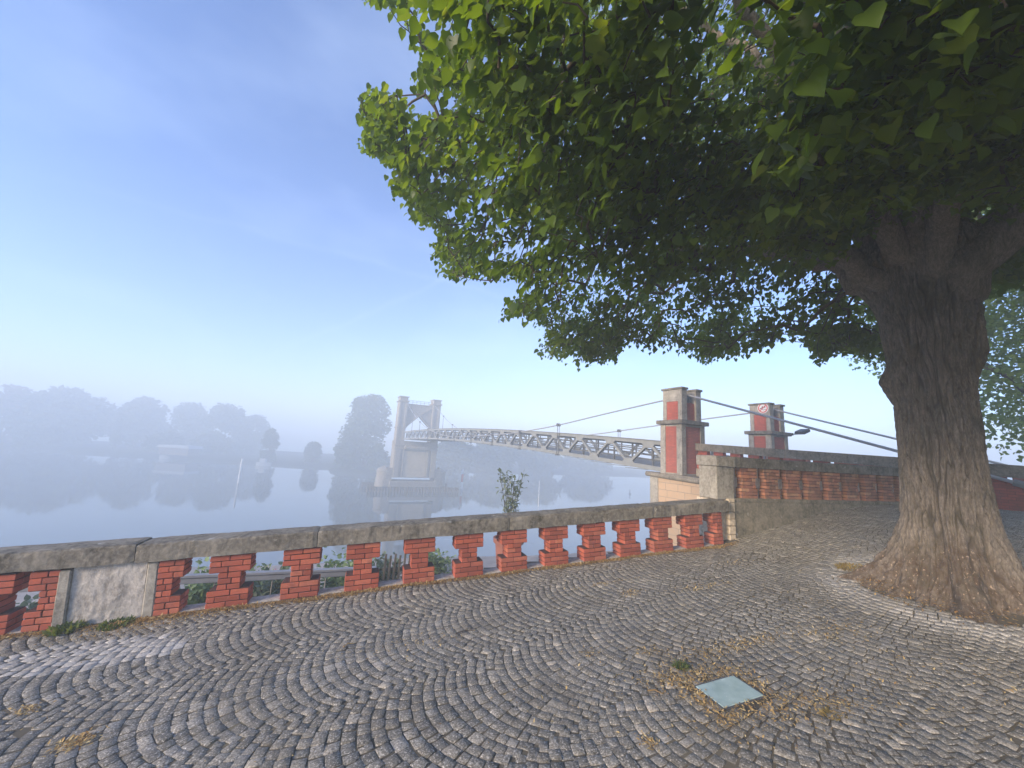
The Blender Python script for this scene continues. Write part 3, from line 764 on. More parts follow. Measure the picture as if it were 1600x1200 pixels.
# ------------------------------------------------------------------ footbridge truss
def ztop(t): return 2.27 + .0635 * t - .00070 * t * t
HT = 1.42; TEND = 61.5
fb = bthing('footbridge', 'long grey steel truss footbridge running from the brick pillars to the tower in the mist', 'bridge', 0, 0)
o = fb
PL = 2.76; T0 = 1.27
def member(m, y0, z0, y1, z1, x, w, tk, inset=0):
    d = Vector((0, y1 - y0, z1 - z0)); L = d.length; d.normalize(); nrm = Vector((0, -d.z, d.y))
    a = Vector((x, y0, z0)); b = Vector((x, y1, z1)); vs = []
    for c in (a, b):
        for sx, sn in ((-1, -1), (1, -1), (1, 1), (-1, 1)): vs.append(c + Vector((sx * tk / 2, 0, 0)) + nrm * (sn * w / 2))
    m.add(vs, [(0, 1, 2, 3), (7, 6, 5, 4), (0, 1, 5, 4), (1, 2, 6, 5), (2, 3, 7, 6), (3, 0, 4, 7)])
for xo, lab in ((1.0, 'near'), (6.0, 'far')):
    m = MB(); ts = [i * 1.38 for i in range(-0, int(TEND / 1.38) + 1)]
    tr = None
    for a, b in zip(ts[:-1], ts[1:]):
        member(m, a, ztop(a) - HT + .11, b, ztop(b) - HT + .11, xo, .20, .22)
        m.box(xo - .19, xo + .19, a, b, min(ztop(a), ztop(b)) - HT - .012, min(ztop(a), ztop(b)) - HT + .004)
    tr = m.build('truss', MAT['steel'], fb)
    m = MB()
    for a, b in zip(ts[:-1], ts[1:]):
        member(m, a, ztop(a) - .10, b, ztop(b) - .10, xo, .18, .20); member(m, a, ztop(a), b, ztop(b), xo, .02, .34)
    m.build('top_chord', MAT['steel'], tr)
    k = 0; t = T0
    while t < TEND - 2.8:
        tb0, tt, tb1 = t, t + PL / 2, t + PL
        for a, b in (((tb0, ztop(tb0) - HT + .15), (tt, ztop(tt) - .15)), ((tt, ztop(tt) - .15), (tb1, ztop(tb1) - HT + .15))):
            m = MB(); member(m, a[0], a[1], b[0], b[1], xo - .02, .115, .16); m.build('diagonal', MAT['steel'], tr)
        zt, zb = ztop(tt) - .02, ztop(tb0) - HT + .02; m = MB()
        m.add([(xo - .105, tt - .50, zt - .08), (xo - .105, tt + .50, zt - .08), (xo - .105, tt + .22, zt - .36), (xo - .105, tt - .22, zt - .36)], [(0, 1, 2, 3)]); m.build('gusset_plate', MAT['steel'], tr); m = MB()
        m.add([(xo - .105, tb0 - .50, zb + .10), (xo - .105, tb0 + .50, zb + .10), (xo - .105, tb0 + .22, zb + .40), (xo - .105, tb0 - .22, zb + .40)], [(0, 1, 2, 3)])
        m.build('gusset_plate', MAT['steel'], tr); t += PL; k += 1
    # handrails inside the truss
    m = MB()
    for h in (.42, .66, .90, 1.14):
        pts = [(xo + (.32 if xo < 3 else -.32), y, ztop(y) - HT + .05 + h) for y in ts[::2]]; m.tube(pts, .035 if h < 1 else .05, 6)
    for y in ts: m.box(xo + (.28 if xo < 3 else -.36), xo + (.36 if xo < 3 else -.28), y - .03, y + .03, ztop(y) - HT + .1, ztop(y) - HT + 1.2)
    m.build('handrail', MAT['darksteel'], fb)
m = MB()
for a, b in zip(ts[:-1], ts[1:]):
    za, zb = ztop(a) - HT + .16, ztop(b) - HT + .16
    m.add([(1.1, a, za), (5.9, a, za), (5.9, b, zb), (1.1, b, zb), (1.1, a, za - .10), (5.9, a, za - .10), (5.9, b, zb - .10), (1.1, b, zb - .10)],
          [(0, 1, 2, 3), (7, 6, 5, 4), (0, 4, 5, 1), (1, 5, 6, 2), (2, 6, 7, 3), (3, 7, 4, 0)])
m.build('deck', MAT['deck'], fb)
m = MB(); t = T0
while t < TEND - 1: m.box(1.1, 5.9, t - .07, t + .07, ztop(t) - HT - .02, ztop(t) - HT + .065); t += PL
m.build('cross_beams', MAT['steel'], fb)

def cable(label, xo, xs, zan):
    c = bthing('suspension_cable', label, 'cable', 0, 0, 0, 'suspension cables of the footbridge')
    # anchor -> pillar saddle -> sag -> tower top
    pts = [(xs, -8.5, zan), (xs, .1, 4.33), (xs, .56, 4.36), (xs, 1.1, 4.28)]
    def zc(t): # parabola through (1.1,4.28),(34,2.62),(60.7,9.0)
        a = np.polyfit([1.1, 12.3, 34, 61.2], [4.28, 3.08, 2.95, 9.0], 2); return float(np.polyval(a, t))
    T = np.linspace(1.1, 61.2, 46)
    seg = [(xs + (xo - xs) * min(1, (t - 1.1) / 9), t, float(np.interp(t, [1.1, 5.7, 10.26, 12.3, 20, 34, 44, 52, 61.2], [4.27, 3.86, 3.36, 3.16, 2.75, 2.55, 3.6, 5.6, 9.05]))) for t in T]
    z = np.array([p[2] for p in seg])
    for _ in range(6): z[1:-1] = (z[:-2] + 2 * z[1:-1] + z[2:]) / 4
    seg = [(p[0], p[1], zz) for p, zz in zip(seg, z)]
    m = MB(); m.tube([pts[0], pts[1], pts[2]] + seg, .040, 8)
    if xo < 3: m.tube([(xs + .09, -8.4, zan + .02), (xs + .05, .1, 4.30)], .028, 6)
    m.build('cable_rope', MAT['cable'], c)
    for t in np.arange(10.26, 58, 5.52):
        k = int(np.argmin(abs(T - t))); x_, y_, z_ = seg[k]
        m = MB(); m.box(x_ - .09, x_ + .09, y_ - .14, y_ + .14, z_ - .08, z_ + .08); m.tube([(x_ - .13, y_, z_ + .02), (x_ + .13, y_, z_ + .02)], .09, 8); m.build('clamp', MAT['darksteel'], c)
        m = MB()
        for dy in (-.1, .1): m.tube([(x_, y_ + dy, z_), (x_, y_ + dy, ztop(y_) - HT - .05)], .018, 6)
        m.box(x_ - .1, x_ + .1, y_ - .13, y_ + .13, ztop(y_) - HT - .07, ztop(y_) - HT + .02)
        m.build('hanger', MAT['darksteel'], c)
    m = MB(); d = Vector((0, -8.6, zan - 4.33)).normalized(); a = Vector((xs, -8.35, zan + .05))
    m.tube([a, a + d * .5], [.075, .10], 10); m.tube([a + d * .5, a + d * 2.2], .05, 8); m.build('socket', MAT['steel'], c)
cable('suspension cable over the corner pillar, its backstay passing in front of the near parapet', .86, .63, 1.48)
cable('suspension cable over the far pillar with the round sign', 6.15, 6.3 + .72, 1.55)

# ------------------------------------------------------------------ tower standing in the river
tw = bthing('bridge_tower', 'pale stone portal tower with pointed arch on a pier in the misty river', 'tower', 60.7, -.45)
TW = 7.8; TD = 2.2
m = MB(); m.cbox(0, TW, 0, TD + 1.0, -4.6, 1.9, .05); m.cbox(-.35, TW + .35, -.3, TD + 1.3, WATER - .6, -5.2, .08)
m.build('pier', MAT['stone_tower'], tw)
for x0 in (0, TW):
    sg = -1 if x0 == 0 else 1
    m = MB(); n = 12; V = []; F = []
    for zz, rr in ((-7.4, 1.75), (-3.8, 1.45), (-3.5, 1.55), (-3.2, 1.3), (-2.7, .3)):
        for k in range(n + 1):
            a = -pi / 2 + pi * k / n; V.append((x0 + sg * (1.0 + rr * cos(a) * .95), TD / 2 + .5 + rr * sin(a), zz))
    for i in range(4):
        for k in range(n): F.append([i * (n + 1) + k, i * (n + 1) + k + 1, (i + 1) * (n + 1) + k + 1, (i + 1) * (n + 1) + k])
    m.add(V, F); m.box(min(x0, x0 + sg * 1.05), max(x0, x0 + sg * 1.05), TD / 2 - 1.1, TD / 2 + 2.1, -7.4, -3.0)
    m.build('cutwater', MAT['stone_tower'], tw)
m = MB()
for x0, x1 in ((.15, 1.05), (TW - 1.05, TW - .15), (1.5, 1.8), (TW - 1.8, TW - 1.5)): m.cbox(x0, x1, -.22, 0, -4.6, .6, .03)
m.cbox(-.1, TW + .1, -.32, -.0, .35, .62, .03); m.build('pilaster', MAT['stone_tower'], tw)
m = MB(); m.box(1.85, TW - 1.85, -.06, .0, -4.5, .1); m.build('wall_panel', MAT['panel_tower'], tw)
m = MB(); m.tube([(1.7, -.35, .75), (TW - 1.7, -.35, .75)], .38, 10); m.build('deck_bearing', MAT['stone_tower'], tw)
for x0 in (0, TW - 1.55):
    m = MB(); m.cbox(x0, x0 + 1.55, .1, TD, 1.0, 9.0, .05)
    for xx in (x0 + .02, x0 + 1.13): m.cbox(xx, xx + .4, -.02, .25, 1.0, 8.9, .03)
    m.cbox(x0 - .12, x0 + 1.67, -.10, TD + .12, 1.0, 1.3, .03); m.cbox(x0 - .1, x0 + 1.65, -.1, TD + .1, 4.2, 4.4, .03)
    lg = m.build('leg', MAT['stone_tower'], tw)
    m = MB(); m.cbox(x0 - .18, x0 + 1.73, -.16, TD + .18, 9.0, 9.25, .03); m.cbox(x0 + .05, x0 + 1.5, .05, TD - .05, 9.25, 9.85, .05); m.cbox(x0 - .1, x0 + 1.65, -.1, TD + .1, 9.85, 10.05, .03); m.build('leg_cap', MAT['stone_tower'], lg)
m = MB(); m.cbox(1.55, TW - 1.55, .35, TD - .35, 7.5, 8.7, .04); m.cbox(1.55, TW - 1.55, .25, TD - .25, 8.6, 8.8, .03); m.build('portal_beam', MAT['stone_tower'], tw)
m = MB(); xm = TW / 2
m.prism([(1.55, 7.5), (xm, 7.5), (xm, 6.7), (2.0, 4.9), (1.55, 4.6)], .4, TD - .4); m.prism([(TW - 1.55, 7.5), (TW - 1.55, 4.6), (TW - 2.0, 4.9), (xm, 6.7), (xm, 7.5)], .4, TD - .4)
for sg in (-1, 1): 
    m.tube([(xm, .3, 6.75), (xm + sg * 1.95, .3, 4.85), (xm + sg * 2.3, .3, 4.4)], .14, 6)
    m.tube([(xm + sg * 2.3, .3, 8.3), (xm + sg * .3, .3, 6.9)], .10, 6)
m.build('arch', MAT['stone_tower'], tw)
m = MB()
for z in (9.1, 9.4): m.tube([(1.6, .3, z), (TW - 1.6, .3, z)], .035, 6)
for x_ in np.linspace(1.7, TW - 1.7, 7): m.tube([(x_, .3, 8.8), (x_, .3, 9.42)], .035, 6)
m.build('railing', MAT['darksteel'], tw)
fd = bthing('pile_fender', 'row of dark timber piles and planks around the foot of the misty tower', 'fender', 60.7, -.45)
for y0 in (-1.9, TD + 2.8):
    for z in (-6.3, -6.68):
        m = MB(); m.box(-4.2, TW + 4.2, y0, y0 + .28, z, z + .26); m.build('plank', MAT['timber'], fd)
pl = None
for y0 in (-2.02, TD + 3.2):
    for i in range(34):
        if pl is None:
            m = MB(); m.tube([(0, 0, -1.3), (0, 0, .72)], .17, 8); pl = m.build('pile', MAT['timber'], fd); o = pl
        else: o = pl.copy(); COL.objects.link(o); o.parent = fd
        o.location = (-4.1 + i * .48, y0, WATER - .12 + .16 * ((i * 7) % 3))

# ------------------------------------------------------------------ river markers, boats, bird
def wpt(u, v): return at_height(u, v, WATER)
p = wpt(372, 755); m = MB(); m.tube([(0, 0, -1), (0, 0, 4.1)], .14, 10); m.build('mooring_pole', MAT['white'], loc=(p[0], p[1], WATER))
tag(COL.objects['mooring_pole'], 'plain white pole standing in the river left of the tower', 'pole')
p = wpt(841, 792); m = MB(); m.tube([(0, 0, -1), (0, 0, 3.9)], .055, 8); q_ = m.build('river_pole', MAT['white'], loc=(p[0], p[1], WATER)); tag(q_, 'thin pale pole in the water right of the potted shrub', 'pole')
p = wpt(721, 764); bc = thing('river_beacon', 'slim red and white beacon post with small lantern beyond the bridge', 'beacon', (p[0], p[1], WATER))
m = MB(); m.tube([(0, 0, -1), (0, 0, 1.4)], .22, 12); m.build('lower_post', MAT['white'], bc)
m = MB(); m.tube([(0, 0, 1.4), (0, 0, 2.9)], .21, 12); m.build('red_band', MAT['redpaint'], bc)
m = MB(); m.lathe([(.21, 2.9), (.34, 2.95), (.34, 3.5), (.2, 3.55), (.12, 4.0), (.02, 4.1)], 14); m.build('lantern', MAT['white'], bc)
p = wpt(984, 772); m = MB(); m.lathe([(.02, -.1), (.20, .0), (.26, .15), (.10, .35), (.05, .75), (.16, .85), (.02, .98)], 12); m.tube([(-.32, 0, .12), (.35, 0, .16)], [.02, .08], 6)
q_ = m.build('channel_buoy', MAT['darksteel'], loc=(p[0], p[1], WATER), smooth=True); tag(q_, 'small dark buoy floating near the bridge abutment', 'buoy')
def boat(label, u, v, D, L, white):
    p = at_depth(u, v, D); b = thing('moored_boat', label, 'boat', (p[0], p[1], WATER + .02), .1, 'pale boats moored on the far bank')
    m = MB(); V = []; F = []
    for i, (x, w) in enumerate(((-.5, .16), (-.3, .22), (.1, .22), (.38, .13), (.5, .01))):
        V += [(x * L, -w * L, .9), (x * L, -w * L * .6, -.2), (x * L, w * L * .6, -.2), (x * L, w * L, .9)]
    for i in range(4):
        for k in range(3): F.append([i * 4 + k, i * 4 + k + 1, i * 4 + k + 5, i * 4 + k + 4])
        F.append([i * 4 + 3, i * 4, i * 4 + 4, i * 4 + 7])
    F.append([0, 1, 2, 3]); m.add(V, F); m.build('hull', MAT['roof'], b)
    m = MB(); m.cbox(-.3 * L, .12 * L, -.14 * L, .14 * L, .9, 1.9, .1); m.build('cabin', MAT['roof'], b)
boat('small white cabin boat moored under the round misty tree', 415, 712, 108, 3.8, 1)
boat('tiny white boat moored below the pale waterside pavilion', 258, 712, 112, 2.4, 1)
p = at_depth(281, 705, 113); pv = thing('waterside_pavilion', 'long low pale-roofed pavilion among misty trees on the far bank', 'building', (p[0], p[1], WATER + 1.2), 0)
m = MB(); m.prism([(-4.6, 2.0), (4.6, 2.0), (4.2, 2.7), (-4.2, 2.7)], -2.6, 2.6); m.build('roof', MAT['roof'], pv)
m = MB(); m.box(-4.2, 4.2, -2.2, 2.2, 0, 2.0); m.build('wall', MAT['timber'], pv)
m = MB()
for x_ in (-3.2, -1.1, 1.1, 3.2): m.box(x_ - .6, x_ + .6, -2.26, -2.19, .8, 1.7)
m.build('window_band', MAT['darksteel'], pv)

# ------------------------------------------------------------------ foliage
def leaf_cloud(name, pos, tip, up, size, mat, parent=None, rnd=None, fold=.3, wide=.46, drop=.3, lod=False):
    """many leaves: heart-shaped, folded and curved; arrays of N"""
    N = len(pos)
    t = tip / np.linalg.norm(tip, axis=1, keepdims=True)
    n = up - t * (up * t).sum(1, keepdims=True); n /= np.maximum(np.linalg.norm(n, axis=1, keepdims=True), 1e-6)
    b = np.cross(n, t)
    k_ = wide / .46
    if lod: prof = [(0, .05, 0), (0, .36, .0), (0, .70, -.05), (0, 1.06, -.16)] + [(sx * x * k_, y, 1) for sx in (-1, 1) for (x, y) in ((.27, -.04), (.46, .20), (.45, .50), (.22, .82))]
    else: prof = [(0, 0, 0), (-wide, .22, 1), (-wide * .86, .6, 1), (0, 1.02, -.1), (wide * .86, .6, 1), (wide, .22, 1), (0, .5, -.03)]
    nv = len(prof); V = np.zeros((N, nv, 3)); f = fold * (RNG.random(N) * 1.3 - .1); cv = drop * RNG.uniform(.4, 1.6, N)
    for k, (x, y, z) in enumerate(prof):
        hz = (f * abs(x) * 1.2 if z == 1 else z * .5) - cv * .5 * y * y
        V[:, k] = pos + (b * x + t * y) * size[:, None] + n * (size * hz)[:, None]
    if lod:
        Q = np.array([(0, 1, 5, 4), (1, 2, 6, 5), (2, 3, 7, 6), (0, 8, 9, 1), (1, 9, 10, 2), (2, 10, 11, 3)]); tr = None; nf = 6
    else:
        Q = np.array([(0, 6, 2, 1), (0, 5, 4, 6)]); nf = 4
        tr = (np.arange(N)[:, None, None] * 7 + np.array([(6, 3, 2), (6, 4, 3)])[None]).reshape(-1, 3)
    q = (np.arange(N)[:, None, None] * nv + Q[None]).reshape(-1, 4)
    r = RNG.random(N) if rnd is None else rnd
    return mesh_np(name, V.reshape(-1, 3), quads=q, tris=tr, mat=mat, parent=parent, smooth=True,
                   attrs={'rnd': ('FACE', np.repeat(r, 6) if lod else np.concatenate([np.repeat(r, 2), np.repeat(r, 2)]))})
def unit(N):
    v = RNG.normal(size=(N, 3)); return v / np.linalg.norm(v, axis=1, keepdims=True)
def inpoly(u, v, poly):
    u = np.asarray(u); v = np.asarray(v); ins = np.zeros(u.shape, bool); n = len(poly)
    for i in range(n):
        x1, y1 = poly[i]; x2, y2 = poly[(i + 1) % n]
        c = ((y1 > v) != (y2 > v)); xi = (x2 - x1) * (v - y1) / ((y2 - y1) if y2 != y1 else 1e-9) + x1
        ins ^= (c & (u < xi))
    return ins
def projv(P):
    d = P - EYE; z = d @ FW; zz = np.where(z > .05, z, np.nan)
    return 800 + FOC * (d @ CR) / zz, 600 - FOC * (d @ CU) / zz, z
CROWN = [(560, -40), (572, 6), (606, 14), (628, 30), (648, 66), (668, 84), (650, 120), (652, 146), (680, 156), (712, 134), (724, 150), (716, 178), (684, 184), (660, 182), (640, 176), (622, 148), (586, 140), (566, 146),
         (556, 172), (570, 206), (566, 234), (604, 246), (616, 262), (612, 300), (640, 310), (640, 338), (668, 350), (690, 372), (680, 396), (694, 430), (720, 440), (744, 424), (772, 440), (800, 424), (830, 452), (786, 482), (790, 498), (836, 496), (856, 520), (844, 552), (884, 562), (912, 572),
         (962, 562), (978, 532), (1016, 548), (1052, 538), (1068, 552), (1106, 566), (1140, 560), (1168, 552), (1210, 536), (1250, 524), (1268, 548), (1276, 566), (1312, 548), (1345, 556), (1372, 566),
         (1420, 560), (1540, 470), (1600, 440), (1640, 440), (1640, -40)]
TRUNKZONE = [(1352, 318), (1340, 400), (1375, 590), (1545, 590), (1560, 430), (1640, 380), (1640, 318), (1560, 312), (1510, 318), (1486, 362), (1462, 362), (1432, 330), (1370, 318)]
def build_tree():
    base = float(zg(*TREE)); OFF = np.array([TREE[0], TREE[1], base])
    tree = thing('linden_tree', 'big old linden with thick ridged trunk and spreading dark green crown over the cobbles', 'tree', tuple(OFF))
    # ---- trunk
    nth, nz = 440, 420; ztopk = 4.75 - base
    zk = np.array([0, .1, .2, .30, .47, .68, .85, 1.03, 1.45, 1.9, 2.4, 2.9, 3.4, 3.8, 4.1, 4.4, 4.75]) - base; rk = .90 * np.array([1.14, 1.02, .83, .72, .615, .535, .485, .445, .415, .40, .40, .41, .455, .49, .52, .54, .40])
    zs = np.linspace(-.25, ztopk, nz); rs = np.interp(zs, zk, rk); rs[3:-3] = np.convolve(rs, np.ones(7) / 7, 'valid')
    tocam = atan2(-TREE[1], -TREE[0])
    burls = [(tocam - 1.35, 2.45, .13, .26, .20), (tocam - 1.5, 4.05, .26, .38, .36), (tocam + 1.45, 3.2, .10, .22, .3), (tocam + 1.5, 2.75, .10, .2, .22), (tocam - .9, 4.15, .14, .3, .22), (tocam + 1.4, 4.2, .22, .45, .4), (tocam - .9, 2.6, .05, .25, .2), (tocam + .3, 4.35, .1, .5, .3)]
    co = np.zeros((nz, nth, 3)); ridge = np.zeros((nz, nth)); foot = np.zeros((nz, nth))
    for i, z in enumerate(zs):
        fl = max(0, 1 - z / 1.3) ** 2
        for k in range(nth):
            th = 2 * pi * k / nth; cx, sx = cos(th), sin(th)
            r = rs[i] * (1 + fl * (.16 * sin(5 * th + 1.1) + .11 * sin(8 * th + .4) + .08 * sin(13 * th + z * 2) + .05 * sin(23 * th + z * 3)) + .03 * sin(3 * th + z * .5))
            for (a, zb, amp, wa, wz) in burls:
                da = (th - a + pi) % (2 * pi) - pi; e = (da / wa) ** 2 + ((z - zb) / wz) ** 2
                if e < 6: r += amp * math.exp(-e)
            wob = noise.noise(Vector((cx * 2, sx * 2, z * .9))) * .5
            wob2 = noise.noise(Vector((cx * 4 + 9, sx * 4, z * 3.2))); q = Vector((cx * 8.0 + wob * .9 + wob2 * .5, sx * 8.0 + wob * .6 - wob2 * .5, z * 1.25)); a = noise.noise(q); b = noise.noise(q * 2.0 + Vector((5, 3, 1)))
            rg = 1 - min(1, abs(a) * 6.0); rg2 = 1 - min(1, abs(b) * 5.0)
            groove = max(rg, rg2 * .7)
            fine = noise.noise(Vector((cx * 30, sx * 30, z * 12)))
            lump = noise.noise(Vector((cx * 1.8, sx * 1.8, z * 1.5)))
            rough = noise.noise(Vector((cx * 14, sx * 14, z * 14)))
            r += -.042 * groove * (1 - .2 * fl) + .007 * fine + .022 * lump + .045 * fl * rough
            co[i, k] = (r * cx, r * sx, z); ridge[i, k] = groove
            foot[i, k] = min(1, max(0, (.62 + .22 * lump + .12 * sin(th * 3 + 2) - z) / .3))
    idx = np.arange(nz * nth).reshape(nz, nth); nx = np.roll(idx, -1, 1)
    q = np.stack([idx[:-1], nx[:-1], nx[1:], idx[1:]], -1).reshape(-1, 4)
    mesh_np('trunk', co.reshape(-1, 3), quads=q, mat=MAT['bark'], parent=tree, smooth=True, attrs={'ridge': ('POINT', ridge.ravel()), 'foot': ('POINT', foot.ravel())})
    # ---- limbs
    fork = np.array([TREE[0], TREE[1], 4.35])
    ends = [(1.2, 3.2, 7.4), (-.4, 5.4, 6.6), (1.6, 8.6, 6.2), (5.4, 10.2, 7.6), (9.6, 8.2, 8.2), (11, 4.0, 7.8), (8.2, .4, 7.8), (3.2, .4, 7.6), (4.4, 4.3, 11.6), (6.4, 5.4, 11.2), (2.2, 5.6, 9.6), (2.6, 1.6, 9.4)]
    nodes = []; par = []; lim = []; m = MB()
    for k, e in enumerate(ends):
        e = np.array(e, float); dxy = (e - fork)[:2]; dxy = dxy / np.linalg.norm(dxy)
        st = fork + np.array([dxy[0] * .22, dxy[1] * .22, -.55]); up = 1.25 if e[2] < 9 else 2.2
        c1 = st + np.array([dxy[0] * .65, dxy[1] * .65, 1.0 * up]); c2 = e - np.array([dxy[0] * 2.0, dxy[1] * 2.0, .2 if e[2] < 9 else 1.8])
        T = np.linspace(0, 1, 16)[:, None]
        pts = (1 - T) ** 3 * st + 3 * (1 - T) ** 2 * T * c1 + 3 * (1 - T) * T ** 2 * c2 + T ** 3 * e
        pts[1:-1] += RNG.normal(0, .06, (14, 3))
        r0 = .16 if k not in (5, 6) else .28
        m.tube(pts - OFF, list(np.linspace(r0, .035, 16) ** 1.0), 10, cap=False)
        for i in range(16): nodes.append(pts[i]); lim.append(k)
    for _ in range(1): pass
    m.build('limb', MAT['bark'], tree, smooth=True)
    # ---- sprigs through the crown volume
    rk_ = np.array([.6, 2, 3.5, 5, 6, 6.8, 7.4]); zb_ = np.array([4.75, 4.35, 3.75, 3.15, 3.05, 3.5, 5.0])
    S = []
    def sample(n):
        rho = 7.4 * np.sqrt(RNG.random(n)); rho = np.maximum(rho, .5); th = RNG.random(n) * 2 * pi
        zb = np.interp(rho, rk_, zb_); zt = 4.2 + 8.2 * np.sqrt(np.maximum(0, 1 - (rho / 7.6) ** 2))
        f = RNG.random(n); low = RNG.random(n) < .62
        z = np.where(low, zb + np.abs(RNG.normal(0, .9, n)), zb + (zt - zb) * f)
        z = np.minimum(z, zt)
        return np.stack([TREE[0] + rho * np.cos(th), TREE[1] + rho * np.sin(th), z], 1)
    P = sample(42000)
    dist = np.linalg.norm(P - EYE, axis=1)
    u, v, z = projv(P); front = z > .05
    inf = front & (u > -60) & (u < 1660) & (v > -60) & (v < 1260)
    un = np.nan_to_num(u, nan=-999.); vn = np.nan_to_num(v, nan=-999.)
    ok = (~inf) | inpoly(un, vn, CROWN)
    near = dist < 6.4
    ok &= ~(inf & near & inpoly(un, vn, TRUNKZONE))
    mind = np.interp(un, [500, 620, 700, 800, 1000, 1250], [5.2, 4.6, 3.6, 3.0, 2.5, 2.0]) * np.interp(vn, [0, 120, 420, 560], [.85, 1.0, 1.15, 1.4])
    inf2 = front & (un > -200) & (un < 1800) & (vn > -700) & (vn < 1260)
    ok &= ~(inf2 & (dist < mind)); ok &= dist > 1.6
    ok &= ~((P[:, 1] < -1.2) & (P[:, 2] < 3.6))
    # clumps and gaps
    dens = np.array([noise.noise(Vector(p * .62)) + .55 * noise.noise(Vector(p * 1.5)) for p in P])
    thr = np.where(inf, np.interp(vn, [150, 330, 450, 560], [-.24, -.12, .06, .12]), -.2)
    ok &= dens > thr
    keepp = np.where(inf, np.interp(vn, [200, 350, 480], [.85, .58, .30]), np.where(inf2, .40, .16))
    ok &= RNG.random(len(P)) < keepp
    ok &= ~(front & (un < 585) & (vn > -900) & (vn < 60))
    S = P[ok]; vis = inf2[ok]
    # extra sprigs along the silhouette so the crown's outline follows the tree
    ex = []
    edge = CROWN[:58]
    for (a, b) in zip(edge[:-1], edge[1:]):
        L = hypot(b[0] - a[0], b[1] - a[1])
        for _ in range(max(1, int(L / 6))):
            f = RNG.random(); px = a[0] + (b[0] - a[0]) * f; py = a[1] + (b[1] - a[1]) * f
            ins = RNG.uniform(4, 60); px += (1000 - px) / 600 * ins * .8; py += (240 - py) / 400 * ins * .8
            if not inpoly(np.array([px]), np.array([py]), CROWN)[0]: continue
            base_d = np.interp(py, [0, 200, 440, 560], [4.6, 5.3, 6.2, 7.4])
            ex.append(at_depth(px, py, base_d + RNG.normal(0, .45)))
    for _ in range(230):   # drooping sprays hanging in front of the fork
        px, py = RNG.uniform(1270, 1640), RNG.uniform(150, 318)
        ex.append(at_depth(px, py, RNG.uniform(2.6, 3.7)))
    for _ in range(170):
        px, py = RNG.uniform(1215, 1345), RNG.uniform(225, 395)
        if px + .35 * (py - 225) > 1372: continue
        ex.append(at_depth(px, py, RNG.uniform(3.7, 4.6)))
    ex = np.array(ex); S = np.vstack([S, ex]); vis = np.concatenate([vis, np.ones(len(ex), bool)])
    # ---- grow the branches: connect every sprig to the nearest grown node, from the trunk outwards
    order = np.argsort(np.linalg.norm(S - fork, axis=1))
    S = S[order]; vis = vis[order]
    NL = len(nodes); allp = np.vstack([np.array(nodes), S]); cost = np.zeros(len(allp)); parent = -np.ones(len(allp), int)
    for i in range(NL, len(allp)):
        dvec = allp[:i] - allp[i]; dd = np.sqrt((dvec ** 2).sum(1))
        sc = dd + .18 * cost[:i]; j = int(np.argmin(sc)); parent[i] = j; cost[i] = cost[j] + dd[j]
    cnt = np.ones(len(allp))
    for i in range(len(allp) - 1, NL - 1, -1): cnt[parent[i]] += cnt[i]
    rad = np.minimum(.0042 * cnt ** .46, .055)
    # twig tubes (vectorised, 4 sided, one bend)
    ii = np.arange(NL, len(allp)); A = allp[parent[ii]]; B = allp[ii]; dv = B - A; Ln = np.linalg.norm(dv, axis=1)
    mid = (A + B) / 2 + np.array([0, 0, 1]) * (Ln * .10)[:, None] + RNG.normal(0, 1, A.shape) * (Ln * .07)[:, None]
    t = dv / np.maximum(Ln, 1e-6)[:, None]; a = np.cross(t, np.array([.3, .2, .93])); a /= np.linalg.norm(a, axis=1, keepdims=True); b = np.cross(t, a)
    n4 = 5; V = np.zeros((len(ii), 3, n4, 3)); r_ = rad[ii]; rp = np.minimum(rad[parent[ii]] , r_ * 1.4); rp = np.where(parent[ii] < NL, r_ * 1.35, rp)
    for l, (pp, rr) in enumerate(((A, rp), (mid, (rp + r_) / 2), (B, r_ * .9))):
        for k in range(n4):
            an = 2 * pi * k / n4; V[:, l, k] = pp + (a * cos(an) + b * sin(an)) * rr[:, None]
    F = np.array([[l * n4 + k, l * n4 + (k + 1) % n4, (l + 1) * n4 + (k + 1) % n4, (l + 1) * n4 + k] for l in (0, 1) for k in range(n4)])
    q = (np.arange(len(ii))[:, None, None] * (3 * n4) + F[None]).reshape(-1, 4)
    mesh_np('branch', V.reshape(-1, 3) - OFF, quads=q, mat=MAT['limb'], parent=tree, smooth=True)
    # ---- leaves
    nl = 15; Ns = len(S)
    outd = S - fork; outd[:, 2] *= .3; outd /= np.linalg.norm(outd, axis=1, keepdims=True)
    sd_ = outd + .6 * unit(Ns) + np.array([0, 0, -.25]); sd_ /= np.linalg.norm(sd_, axis=1, keepdims=True)
    sl = np.where(vis, RNG.uniform(.28, .55, Ns), .6)
    f = RNG.uniform(-.55, .75, (Ns, nl)); rep = np.repeat(np.arange(Ns), nl)
    pos = S[rep] + sd_[rep] * (f.ravel() * sl[rep])[:, None] + RNG.normal(0, .06, (Ns * nl, 3)) + np.array([0, 0, -1]) * (np.abs(f.ravel()) ** 2 * .10)[:, None]
    side = np.where(RNG.random(Ns * nl) < .5, -1, 1)[:, None]
    lat = np.cross(sd_[rep], np.array([0, 0, 1.0])); lat /= np.maximum(np.linalg.norm(lat, axis=1, keepdims=True), 1e-6)
    tip = sd_[rep] * .45 + lat * side * .55 + np.array([0, 0, -.55]) + .45 * unit(Ns * nl)
    up = np.array([0, 0, 1.0]) + outd[rep] * .35 + .55 * unit(Ns * nl)
    size = np.where(vis[rep], RNG.uniform(.05, .112, Ns * nl), RNG.uniform(.12, .18, Ns * nl))
